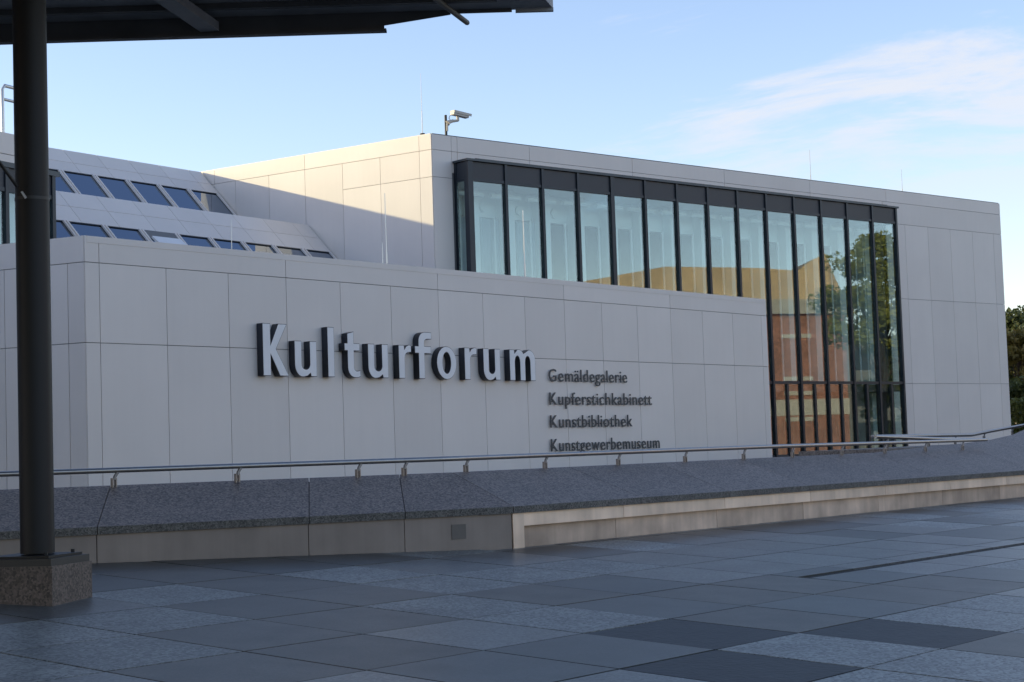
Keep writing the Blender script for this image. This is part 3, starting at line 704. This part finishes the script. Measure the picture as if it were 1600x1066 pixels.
# ================================================================== left block with a second bay
ZLB = 8.0
lbA = on_z(0, 205, ZLB); lbB = on_z(76, 221.3, ZLB)
e3 = lbB-lbA; e3[2] = 0; e3 /= np.linalg.norm(e3); n3 = np.array([-e3[1], e3[0], 0])     # n3 points back
lblk = thing('side_block', 'pale panelled block with dark framed windows seen behind the canopy column', 'building', tuple(lbB[:2])+(0.42,))
def lw(s, d=0.0): return np.array([lbB[0], lbB[1], 0])+e3*s+n3*d
b = MB(); b.box(lw(-14, 0.032)+UZ*0.42, e3, n3, UZ, (13.97, 1.9, ZLB-0.46)); b.build('core', 'joint', lblk)
zc2 = hit(0, 239, n3, n3@lbB)[2]
panel_grid(lblk, 'panel', lw(0), e3, -n3, [(-14, -4, zc2, ZLB), (-4, 0, zc2, ZLB), (-14, -1.6, 5.9, zc2), (-1.6, 0.0, 5.9, zc2), (-14, 0, .45, 5.9)], th=0.031, proud=-0.031)
panel_grid(lblk, 'panel', lw(0), n3, e3, [(0.012, 1.9, .45, zc2), (0.012, 1.9, zc2, ZLB)], th=0.031, proud=-0.031)
# bay
PB = 0.45
zcap = hit(0, 252, n3, n3@lbB-PB)[2]; zcb = hit(0, 260, n3, n3@lbB-PB)[2]; zgt = hit(20, 300, n3, n3@lbB-PB)[2]
sR = (hit(83, 300, n3, n3@lbB-PB)-lbB)@e3; sM = [(hit(u, 300, n3, n3@lbB-PB)-lbB)@e3 for u in (77, 9.5)]
b = MB(); b.box(lw(-9, -PB-0.05)+UZ*zcb, e3, n3, UZ, (9+sR+0.14, PB+0.05, zcap-zcb)); b.build('bay_cap', 'cap_metal', lblk)
step = sR-sM[1]
smul = [sR-0.05, sM[1]-0.04, sM[1]-0.04-1.2, sM[1]-0.04-2.4, sM[1]-0.04-3.6]
for s in smul: slab('mullion', lblk, 'frame', lw(s, -PB-0.03)+UZ*4.0, e3, n3, UZ, (0.09, 0.14, zcb-4.002))
eds = sorted(smul)
for a, c in zip(eds[:-1], eds[1:]):
    slab('spandrel_panel', lblk, 'spandrel', lw(a+0.09, -PB)+UZ*(zgt+0.06), e3, n3, UZ, (c-a-0.09, 0.04, zcb-0.002-zgt-0.06))
    slab('transom', lblk, 'frame', lw(a+0.09, -PB-0.015)+UZ*(zgt-0.02), e3, n3, UZ, (c-a-0.09, 0.1, 0.08))
    slab('glass_pane', lblk, 'pane', lw(a+0.09, -PB+0.02)+UZ*4.0, e3, n3, UZ, (c-a-0.09, 0.012, zgt-0.022-4.0))
slab('bay_side', lblk, 'frame', lw(sR, -PB+0.111)+UZ*4.0, e3, n3, UZ, (0.04, PB-0.113, zcb-4.002))
slab('blind', lblk, 'curtain', lw(-9, -0.05)+UZ*4.0, e3, n3, UZ, (9+sR-0.1, 0.03, zgt+0.05-4.0))
# roof guard rail of the side block
gr = thing('roof_guard_rail', 'pale tubular guard rail standing on the roof behind the canopy column', 'railing', tuple(lw(-1.2, 0.6)[:2])+(ZLB,))
gp = hit(4.5, 205, n3, n3@lbB+0.3); gt = hit(3, 133, n3, n3@lbB+0.3)[2]
base = np.array([gp[0], gp[1], 0]); gzb = ZLB-0.05
b = MB(); b.tube([base+UZ*gzb, base+UZ*(gt-0.08), base+UZ*gt+e3*0.06, base+UZ*gt+e3*1.0, base+UZ*(gt-.08)+e3*1.06, base+e3*1.06+UZ*gzb], 0.035, 10); b.build('rail', 'rod_metal', gr, smooth=True)
b = MB(); b.tube([base+UZ*(gt-0.27)+e3*.02, base+UZ*(gt-0.27)+e3*1.04], 0.03, 10); b.build('rail', 'rod_metal', gr, smooth=True)

# ================================================================== lettering
def curve_mesh(polys, depth, offset=0.0, bevel=0.0):
    cu = bpy.data.curves.new('outline', 'CURVE'); cu.dimensions = '2D'; cu.fill_mode = 'BOTH'; cu.extrude = depth/2; cu.offset = offset
    for p in polys:
        sp = cu.splines.new('POLY'); sp.points.add(len(p)-1); sp.use_cyclic_u = True
        for k, (x, y) in enumerate(p): sp.points[k].co = (x, y, 0, 1)
    o = bpy.data.objects.new('tmp', cu); COL.objects.link(o); bpy.context.view_layer.update()
    me = bpy.data.meshes.new_from_object(o.evaluated_get(bpy.context.evaluated_depsgraph_get()))
    bpy.data.objects.remove(o); bpy.data.curves.remove(cu); return me
def arc(cx, cy, rx, ry, a0, a1, n=9):
    return [(cx+rx*math.cos(math.radians(a0+(a1-a0)*k/n)), cy+ry*math.sin(math.radians(a0+(a1-a0)*k/n))) for k in range(n+1)]
XH = 0.56; S = 0.152
def glyph(ch, W, H):
    s = S; h = 0.125                                # stem, horizontal stroke
    if ch == 'K':
        s = 0.165
        return [[(0, 0), (s, 0), (s, H*0.40), (W-0.195, 0), (W, 0), (s+0.115, H*0.515), (W-0.03, H), (W-0.215, H), (s, H*0.60), (s, H), (0, H)]]
    if ch == 'l': return [[(0, 0), (W, 0), (W, H), (0, H)]] if False else [[(0.01, 0), (0.01+s, 0), (0.01+s, H), (0.01, H)]]
    if ch == 'u':
        ri = (W-2*s)/2
        inner = arc(W/2, ri*0.9+0.115, ri, ri*0.9, 180, 360, 10)
        outer = arc(W*0.36, H*0.34, W*0.36, H*0.355, 270, 180, 10)
        return [[(0, H), (s, H)]+inner+[(W-s, H), (W, H), (W, 0), (W-s*0.86, 0), (W-s*0.95, 0.052), (W*0.55, 0.006)]+outer]
    if ch == 'r':
        return [[(0, 0), (s, 0), (s, H*0.60)]+arc(s+0.10, H*0.60, 0.10, H*0.185, 180, 100, 6)+[(W, H*0.79), (W, H*1.005)]+[(W*0.80, H*1.012), (s*1.25, H*0.965), (s*0.98, H*0.875), (s*0.90, H), (0, H)]]
    if ch == 'f':
        x0 = W*0.22; t = XH
        return [[(x0, 0), (x0+s, 0), (x0+s, t-h), (W*0.96, t-h), (W*0.96, t), (x0+s, t), (x0+s, H*0.78)]+arc(x0+s+0.075, H*0.78, 0.075, H*0.07, 180, 95, 5)+[(W, H*0.85), (W, H*0.995), (W*0.86, H)]+arc(x0+0.16, H*0.80, 0.16, H*0.20, 90, 180, 7)+[(x0, t), (0, t), (0, t-h), (x0, t-h)]]
    if ch == 't':
        x0 = W*0.19; t = XH
        return [[(x0, t-h), (0, t-h), (0, t), (x0, t), (x0, H*0.955), (x0+s, H), (x0+s, t), (W*0.97, t), (W*0.97, t-h), (x0+s, t-h), (x0+s, H*0.235)]+arc(x0+s+0.065, H*0.215, 0.065, H*0.075, 180, 265, 5)+[(W*0.99, H*0.155), (W, 0.015), (W*0.80, -0.006)]+arc(x0+0.165, H*0.22, 0.165, H*0.225, 268, 180, 8)]
    if ch == 'o':
        return [arc(W/2, H/2, W/2, H/2, 0, 345, 23), arc(W/2, H/2, W/2-s, H/2-0.105, 0, -345, 23)]
    if ch == 'm':
        c = (W-3*s)/2; ri = c/2; top = H*0.60
        p = [(0, 0), (s, 0), (s, top)]+arc(s+ri, top, ri, H*0.20, 180, 0, 8)+[(s+c, 0), (2*s+c, 0), (2*s+c, top)]+arc(2*s+c+ri, top, ri, H*0.20, 180, 0, 8)+[(W-s, 0), (W, 0), (W, H*0.68)]
        p += arc(W-0.20, H*0.70, 0.20, H*0.315, 0, 85, 7)+[(2*s+c-0.02, H*0.90)]+arc(s*1.15+ri*1.2, H*0.72, 0.17, H*0.295, 20, 100, 6)[1:]+[(s*0.96, H*0.88), (s*0.90, H), (0, H)]
        return [p]
YW = YF-0.0; LDEP = 0.125
YLF = YW-0.012-LDEP                                 # front plane of the big letters
kx = YLF/19.59
big = [('K', 18.037, .543, .812), ('u', 18.703, .480, XH), ('l', 19.418, .194, .802), ('t', 19.808, .363, .747), ('u', 20.350, .481, XH), ('r', 21.087, .313, XH),
       ('f', 21.491, .428, .796), ('o', 22.041, .516, .575), ('r', 22.773, .330, XH), ('u', 23.282, .466, XH), ('m', 24.018, .742, XH)]
sgn = thing('sign_lettering', 'large raised Kulturforum lettering with pale faces and dark sides on the wall', 'sign', (18, YW, 2.9))
for ch, x, w, h in big:
    polys = glyph(ch, w*kx, h*kx)
    zb = (2.903-EYE)*kx+EYE-(0.006 if ch == 'o' else 0)
    me = curve_mesh(polys, LDEP); me.materials.append(MATS['letter_side'])
    M = Matrix(((1, 0, 0, x*kx), (0, 0, -1, YLF+LDEP/2), (0, 1, 0, zb), (0, 0, 0, 1)))
    o = bpy.data.objects.new('letter', me); attach(o, sgn, M)
    # pale face plate, a sub-part of its letter
    mf = curve_mesh(polys, 0.006, offset=-0.008); mf.materials.append(MATS['letter_face'])
    fo = bpy.data.objects.new('face', mf); COL.objects.link(fo); fo.parent = o; fo.location = (0, 0, LDEP/2+0.001)
def text_line(body, x, z, width, cap, label):
    root = thing('sign_lettering', label, 'sign', (x, YW, z), 'lines of small dark wall lettering')
    cu = bpy.data.curves.new('outline', 'FONT'); cu.size = 1.0; cu.offset = 0.0; cu.extrude = 0.5; cu.resolution_u = 3
    tmp = bpy.data.objects.new('tmp', cu); COL.objects.link(tmp)
    def get(txt):
        cu.body = txt; bpy.context.view_layer.update()
        return bpy.data.meshes.new_from_object(tmp.evaluated_get(bpy.context.evaluated_depsgraph_get()))
    def ext(me):
        a = np.empty(len(me.vertices)*3); me.vertices.foreach_get('co', a); a = a.reshape(-1, 3); return a
    full = ext(get(body)); fx0, fx1 = full[:, 0].min(), full[:, 0].max()
    capm = ext(get('K')); ch = capm[:, 1].max()
    sx, sz = width/(fx1-fx0), cap/ch
    D = 0.016; yf = YW-0.03-D
    for k, c in enumerate(body):
        # advance: place by the extent of the prefix
        pre = ext(get(body[:k+1])); me = get(c); a = ext(me)
        dxo = pre[:, 0].max()-a[:, 0].max()
        v = np.empty_like(a); mid_ = (a[:, 0].min()+a[:, 0].max())/2; v[:, 0] = (mid_+(a[:, 0]-mid_)*0.90+dxo-fx0)*sx; v[:, 1] = (0.5-a[:, 2])*D*1.0; v[:, 2] = a[:, 1]*sz
        me.vertices.foreach_set('co', v.ravel()); me.update(); me.materials.append(MATS['letter_small'])
        o = bpy.data.objects.new('letter', me); attach(o, root, Matrix.Translation((x, yf, z)))
        b = MB(); cxl = x+(v[:, 0].min()+v[:, 0].max())/2; b.box((cxl-0.008, yf+D-0.002, z+cap*0.25), UX, UY, UZ, (0.016, YW-yf-D+0.004, 0.016))
        pin = b.build('pin', 'letter_small', None); pin.parent = o; pin.matrix_basis = Matrix.Translation((-x, -yf, -z))
    bpy.data.objects.remove(tmp); bpy.data.curves.remove(cu)
ks = (YW-0.08)/19.76
for body, z, wd, lab in (('Gemäldegalerie', 2.915, 2.545, 'small dark raised lettering reading Gemäldegalerie, top line of four'),
                         ('Kupferstichkabinett', 2.475, 3.376, 'small dark raised lettering reading Kupferstichkabinett, second line of four'),
                         ('Kunstbibliothek', 2.047, 2.67, 'small dark raised lettering reading Kunstbibliothek, third line of four'),
                         ('Kunstgewerbemuseum', 1.602, 3.604, 'small dark raised lettering reading Kunstgewerbemuseum, lowest line of four')):
    text_line(body, 25.41*ks, (z-EYE)*ks+EYE, wd*ks, 0.232*ks, lab)

# ================================================================== rods and camera on the roofs
def rod(base, v_top, r, label, m='rod_metal'):
    z1 = top_z(base, v_top); o = thing('lightning_rod', label, 'lightning rod', tuple(base), 'lightning rods on the roofs')
    h = z1-base[2]
    b = MB(); b.tube([base, base+UZ*h*0.4], r*1.5, 8); b.build('lower_tube', m, o, smooth=True)
    b = MB(); b.tube([base+UZ*h*0.4, base+UZ*h], [r, r*0.6], 8); b.build('tip', m, o, smooth=True)
    b = MB(); b.tube([base-UZ*0.02, base+UZ*0.05], 0.06, 10); b.build('foot', 'black_metal', o)
def roof_pt(u, s_from_front, d): return None
P = L0+DL*0.35+DS*0.12; P = np.array([P[0], P[1], ZP+0.02])
rod(P, 115, 0.008, 'tall pale lightning rod beside the security camera on the roof corner')
for u, v0, v1, lab in ((1267, 282, 234, 'thin lightning rod on the tall roof above the middle of the glass bay'), (1410, 299, 264, 'thin lightning rod on the tall roof above the right end of the bay')):
    P = hit(u, v0, N2, DT+1.2); rod(np.array([P[0], P[1], ZP-0.05]), v1, 0.006, lab, 'post_metal')
for u, v1, y, r, lab in ((601, 302, 22.5, 0.012, 'tall thin lightning rod in front of the half sunlit flank'), (597, 379, 22.2, 0.012, 'short lightning rod close beside a taller one before the sunlit flank'),
                      (817, 329, 22.0, 0.014, 'brass lightning rod in front of the second glass pane'), (361, 345, 24.5, 0.010, 'thin lightning rod in front of the skylights')):
    P = on_y(u, v1, y); rod(np.array([P[0], y, ZT-0.12]), v1, r, lab)
sc = thing('security_camera', 'beige security camera on a bracket and short dark pole at the roof corner', 'camera', tuple(tw(ST0+0.55, DT+0.15)[:2])+(ZP,))
cb = hit(697, 206, N2, DT+0.15); cb = np.array([cb[0], cb[1], ZP-0.02]); zt_ = top_z(cb, 180)
b = MB(); b.tube([cb, np.array([cb[0], cb[1], zt_])], 0.032, 10); b.build('pole', 'black_metal', sc, smooth=True)
def cpx(u, v): return hit(u, v, N2, DT+0.1)
b = MB(); b.tube([cpx(699, 205), cpx(699, 190)], 0.022, 8); b.tube([cpx(699, 193), cpx(701, 191), cpx(707, 189.5), cpx(715.5, 188.5)], [0.07, 0.05, 0.035, 0.03], 8)
b.tube([cpx(715.5, 189.5), cpx(715, 182)], 0.035, 10); b.build('bracket', 'camera_shell', sc, smooth=True)
p0, p1 = cpx(706.5, 176.5), cpx(731, 182.5); ax = (p1-p0)/np.linalg.norm(p1-p0); side = N2; upx = np.cross(side, ax); 
if upx[2] < 0: upx = -upx
b = MB(); b.box(p0-side*0.07-upx*0.045, ax, side, upx, (np.linalg.norm(p1-p0)*0.96, 0.14, 0.09)); b.build('housing', 'camera_shell', sc)
b = MB(); b.box(p0-side*0.085+upx*0.047, ax, side, upx, (np.linalg.norm(p1-p0)*1.12, 0.17, 0.015)); b.box(p0-side*0.085+upx*0.0, ax, side, upx, (np.linalg.norm(p1-p0)*1.1, 0.012, 0.045)); b.build('sun_shield', 'camera_shell', sc)
b = MB(); b.tube([cpx(707, 179), cpx(703, 181), cpx(701.5, 185), cpx(704, 188), cpx(708, 187)], 0.010, 6); b.build('cable', 'camera_shell', sc, smooth=True)

# ================================================================== canopy on the left
PC = np.array([7.62, 10.74]); ZG0 = gz(10.6)
can = thing('canopy', 'dark steel canopy on a round dark column with a red granite plinth', 'canopy', (PC[0], PC[1], ZG0))
ZB = 5.6
cA = on_z(0, 70, ZB); cB = on_z(605, 51.5, ZB); ce = cB-cA; ce /= np.linalg.norm(ce); cn = np.array([-ce[1], ce[0], 0])   # cn: away from the camera
def cp(t, d, z): P = cA+ce*t+cn*d; return np.array([P[0], P[1], z])
ed = np.array([-0.9, -0.44, 0]); ed /= np.linalg.norm(ed)
tip = cp(5.247, 0.02, 0)
ZR = 5.79
poly = [tuple(cp(-11, 0.06, 0)[:2]), tuple((cp(-11, 0.06, 0)+ed*30)[:2]), tuple((tip+ed*30)[:2]), tuple(tip[:2])]
b = MB(); b.prism(poly, ZR, ZR+0.09); b.build('roof_sheet', 'canopy_sheet', can)
b = MB(); b.box(tip+UZ*(5.757)-cn*0.05-ce*0.36, ce, cn, UZ, (0.36, 0.05, 0.033)); b.build('rim', 'canopy_sheet', can)
# edge beam: bottom flange, web, tapered end
b = MB(); b.box(cp(-11, -0.09, ZB), ce, cn, UZ, (11+3.66, 0.10, 0.022)); b.box(cp(-11, -0.05, ZB+0.022), ce, cn, UZ, (11+3.64, 0.014, ZR-ZB-0.024))
w0, w1 = 3.6395, 4.27
b.add([cp(w0, -0.05, 5.66), cp(w1, -0.05, 5.745), cp(w1, -0.036, 5.745), cp(w0, -0.036, 5.66), cp(w0, -0.05, ZR-0.002), cp(w1, -0.05, ZR-0.002), cp(w1, -0.036, ZR-0.002), cp(w0, -0.036, ZR-0.002)], BOXF)
b.box(cp(w1+0.002, -0.05, 5.757), ce, cn, UZ, (4.85-w1, 0.03, ZR-5.759)); b.build('edge_beam', 'canopy', can)
for d in (0.55, 1.15, 1.75, 2.4, 3.1, 3.9, 4.8):
    b = MB(); b.box(cp(-11, -d, ZR-0.055), ce, cn, UZ, (11+4.9-d*0.35, 0.07, 0.053)); b.build('purlin', 'canopy', can)
for t in (-6.5, -2.2, 2.0):
    b = MB(); dd = (ed*0.75-cn*0.25); dd /= np.linalg.norm(dd); nn_ = np.cross(UZ, dd)
    b.box(cp(t, -0.10, ZB+0.04)-nn_*0.09, dd, nn_, UZ, (12, 0.18, 0.085)); b.build('rafter', 'canopy_sheet', can)
pe0, pe1 = on_z(683, 0, 5.70), on_z(731, 36.5, 5.70); pd = (pe1-pe0)/np.linalg.norm(pe1-pe0)
b = MB(); b.tube([pe0-pd*5, pe1-pd*0.03, pe1-pd*0.01, pe1], [0.026, 0.026, 0.022, 0.010], 12); b.build('tie_tube', 'canopy', can, smooth=True)
# column
b = MB(); ct = np.array([PC[0], PC[1], 0]); b.tube([ct+UZ*(ZG0+0.35), ct+UZ*(ZR-0.06)], 0.123, 40); b.build('column', 'column_paint', can, smooth=True)
pa_ = math.radians(25.5); ea = np.array([math.cos(pa_), math.sin(pa_), 0]); eb_ = np.array([-ea[1], ea[0], 0])
K0 = np.array([7.469, 10.361, 0])
PS = 0.60
b = MB(); b.box(K0+UZ*(gz(10.36)-0.05), ea, eb_, UZ, (PS, PS, 0.335)); b.build('plinth', 'granite_red', can)
b = MB(); b.box(K0+UZ*(gz(10.36)+0.285)+ea*0.012+eb_*0.012, ea, eb_, UZ, (PS-0.024, PS-0.024, 0.052))
b.build('plinth_cap', 'black_metal', can)
b = MB(); b.box(K0+UZ*(gz(10.36)+0.338)+ea*0.05+eb_*0.05, ea, eb_, UZ, (PS-0.10, PS-0.10, 0.018)); b.build('base_plate', 'column_paint', can)
for x in (0.1, PS-0.1):
    for y in (0.1, PS-0.1):
        b = MB(); q = K0+ea*x+eb_*y+UZ*(gz(10.36)+0.35); b.tube([q, q+UZ*0.03], 0.014, 6); b.build('bolt', 'column_paint', can)
# strap and cable round the column
zs = top_z((PC[0], PC[1], 3.0), 312)
b = MB(); b.tube([ct+UZ*(zs-0.012), ct+UZ*(zs+0.012)], 0.1265, 40, cap=False); b.build('strap', 'black_metal', can, smooth=True)
pcab = hit(26, 291, (0, 1, 0), PC[1]-0.09); q0 = hit(0, 255, (0, 1, 0), PC[1]-0.35)
b = MB(); dcb = q0-pcab; b.tube([pcab, pcab+dcb*8], 0.012, 8); b.build('stay_cable', 'black_metal', can, smooth=True)
b = MB(); m0 = hit(33, 300, (0, 1, 0), PC[1]-0.125); m1 = hit(41, 309, (0, 1, 0), PC[1]-0.125); b.tube([m0, m0+(m1-m0)*0.2+UZ*0.012, m1, m0+(m1-m0)*0.8-UZ*0.014, m0], 0.005, 6); b.build('shackle', 'rod_metal', can, smooth=True)

# ================================================================== trees
def tree(name, label, base, height, crown_r, crown_h, nclump, nleaf, leafsize, mleaf, trunk_r, seed, group=None, cat='tree', low=0.35):
    r = np.random.RandomState(seed); base = np.array(base, float)
    o = thing(name, label, cat, tuple(base), group)
    b = MB(); pts = [base-UZ*0.1]; n = 7
    for k in range(1, n+1): pts.append(base+UZ*height*0.86*k/n+np.array([r.normal(0, .08), r.normal(0, .08), 0])*k/n*1.5)
    b.tube(pts, [trunk_r*(1-0.8*k/n) for k in range(n+1)], 10)
    centers = []
    for k in range(nclump):
        th = r.uniform(0, 2*math.pi); hz = r.uniform(low, 1.0); prof = math.sin(math.pi*min(0.97, max(0.08, (hz-low)/(1-low)*0.85+0.15)))**0.7
        rr = crown_r*prof*math.sqrt(r.uniform(0.08, 1)); c = base+np.array([rr*math.cos(th), rr*math.sin(th), hz*height]); centers.append(c)
        k0 = max(1, min(n-1, int(hz*n*0.75))); st = pts[k0]
        if k % 2 == 0: b.tube([st, (st+c)/2+UZ*0.25+r.normal(0, .15, 3), c], [trunk_r*0.28, trunk_r*0.16, trunk_r*0.05], 6)
    b.build('trunk', 'bark', o, smooth=True)
    per = nleaf//nclump; V = []; 
    for c in centers:
        sz = crown_r*r.uniform(0.16, 0.34); q = r.normal(0, 1, (per, 3)); q /= np.linalg.norm(q, axis=1)[:, None]; q *= (r.uniform(0, 1, (per, 1))**0.45)*sz; q[:, 2] *= 0.6
        P = c+q
        a = r.normal(0, 1, (per, 3)); a /= np.linalg.norm(a, axis=1)[:, None]; c2 = r.normal(0, 1, (per, 3)); c2 = np.cross(a, c2); c2 /= np.linalg.norm(c2, axis=1)[:, None]
        l = leafsize*r.uniform(0.6, 1.3, (per, 1)); V.append(np.stack([P-a*l, P+c2*l*0.55, P+a*l, P-c2*l*0.55], 1))
    V = np.concatenate(V).reshape(-1, 3); nq = len(V)//4
    me = bpy.data.meshes.new('crown'); me.vertices.add(nq*4); me.vertices.foreach_set('co', V.ravel())
    me.loops.add(nq*4); me.loops.foreach_set('vertex_index', np.arange(nq*4)); me.polygons.add(nq); me.polygons.foreach_set('loop_start', np.arange(nq)*4)
    me.update(); me.validate(); me.materials.append(MATS[mleaf]); attach(bpy.data.objects.new('crown', me), o, Matrix.Identity(4))
    return o
def far_pt(u, dist): q = ray(u, 690); q = q/np.linalg.norm(q[:2]); return np.array([q[0]*dist, q[1]*dist, 0.42])
tree('broadleaf_tree', 'dark green tree top rising behind the right corner of the museum', far_pt(1612, 74), 6.3, 3.2, 5, 60, 15000, 0.11, 'leaf_dark', 0.2, 11, 'trees beyond the museum corner', low=0.45)
tree('broadleaf_tree', 'yellow brown autumn tree in front of the dark green one beyond the museum', far_pt(1606, 66), 4.9, 2.3, 4, 50, 14000, 0.09, 'leaf_autumn', 0.16, 12, 'trees beyond the museum corner', low=0.25)
tree('broadleaf_shrub', 'low dense shrub at the foot of the trees beyond the museum corner', far_pt(1600, 61), 3.0, 1.8, 3, 40, 9000, 0.08, 'leaf', 0.08, 13, None, 'shrub', low=0.12)

# ================================================================== things across the plaza, seen in the glass
def refl(u, v, t):
    P = hit(u, v, N2, DB); q = ray(u, v); q = q/np.linalg.norm(q); q2 = q-2*(q@N2)*N2; return P+q2*t
t0 = refl(1386, 690, 24)
tree('plaza_tree', 'green leafy tree mirrored in the right panes of the glass bay', (t0[0], t0[1], gz(t0[1])), 10.0, 2.6, 7, 70, 11000, 0.11, 'leaf_bright', 0.17, 21, low=0.5)
hl0, hl1 = refl(1180, 560, 72), refl(1324, 560, 72)
he = hl1-hl0; he[2] = 0; hw = np.linalg.norm(he); he /= hw; hn = np.array([-he[1], he[0], 0])
if hn@(hl0-tw(38, DB)) < 0: hn = -hn                # away from the glass
hall = thing('concert_hall', 'golden tent roofed concert hall over red brick walls, mirrored in the glass', 'building', (hl0[0], hl0[1], gz(-30)))
def hp(s, d, z): P = hl0+he*s+hn*d; return np.array([P[0], P[1], z])
zg = -2.2
b = MB(); b.box(hp(-14, 0, zg), he, hn, UZ, (14+hw, 22, 10.6-zg)); b.build('brick_wall', 'brick', hall)
for z in (8.95, 6.0, 5.0, 3.2):
    b = MB(); b.box(hp(hw*0.30, -0.06, z), he, hn, UZ, (hw*0.32, 0.055, 0.28)); b.build('stone_band', 'band_white', hall)
b = MB(); b.box(hp(-14, -0.05, 3.6), he, hn, UZ, (14+hw+0.05, 0.045, 1.1)); b.build('stone_band', 'band_white', hall)
b = MB(); b.box(hp(-14.5, -0.5, 10.6), he, hn, UZ, (15+hw, 23, 1.0)); b.build('eaves', 'pale_roof', hall)
# golden folded tent
zr = 11.6
prof = [(-22, 12.6), (-12, 13.0), (-6, 14.0), (hw*0.15, 13.9), (hw*0.55, 13.7), (hw*0.72, 14.5), (hw*0.86, 14.9), (hw*0.97, 13.0), (hw*1.05, 12.0)]
b = MB(); nP = len(prof)
vs = [hp(s, -0.2, zr) for s, _ in prof]+[hp(s, 0.6, z) for s, z in prof]+[hp(s, 12, z-1.2) for s, z in prof]+[hp(s, 22, zr) for s, _ in prof]
fs = []
for k in range(nP-1):
    for L_ in range(3): fs.append((L_*nP+k, L_*nP+k+1, (L_+1)*nP+k+1, (L_+1)*nP+k))
fs += [(0, nP, 2*nP, 3*nP), (nP-1, 4*nP-1, 3*nP-1, 2*nP-1)]
b.add(vs, fs); b.build('gold_roof', 'gold', hall)

# grey office block and trees further off, also mirrored low in the glass
ob0, ob1 = refl(1316, 600, 100), refl(1440, 600, 100); oe = ob1-ob0; oe[2] = 0; ow = np.linalg.norm(oe); oe /= ow; on = np.array([-oe[1], oe[0], 0])
if on@(ob0-tw(38, DB)) < 0: on = -on
off_ = thing('office_block', 'grey office block beyond the plaza tree, mirrored in the glass', 'building', (ob0[0], ob0[1], -3.9))
def op_(s_, d_, z_): P = ob0+oe*s_+on*d_; return np.array([P[0], P[1], z_])
b = MB(); b.box(op_(0, 0, -3.9), oe, on, UZ, (ow+30, 15, 14.5)); b.build('wall', 'plate_grey', off_)
for iz in range(4):
    for ix in range(14): slab('window', off_, 'spandrel', op_(1+ix*2.6, -0.03, -1.5+iz*3.1), oe, on, UZ, (1.7, 0.029, 1.7))
for k, (u, dd_, h_, lm) in enumerate(((1430, 40, 8, 'leaf_dark'),)):
    q = refl(u, 690, dd_); tree('plaza_tree', 'dark tree at the edge of the mirrored plaza', (q[0], q[1], gz(q[1])), h_, 2.6, 5, 40, 7000, 0.13, lm, 0.15, 31+k, low=0.25)
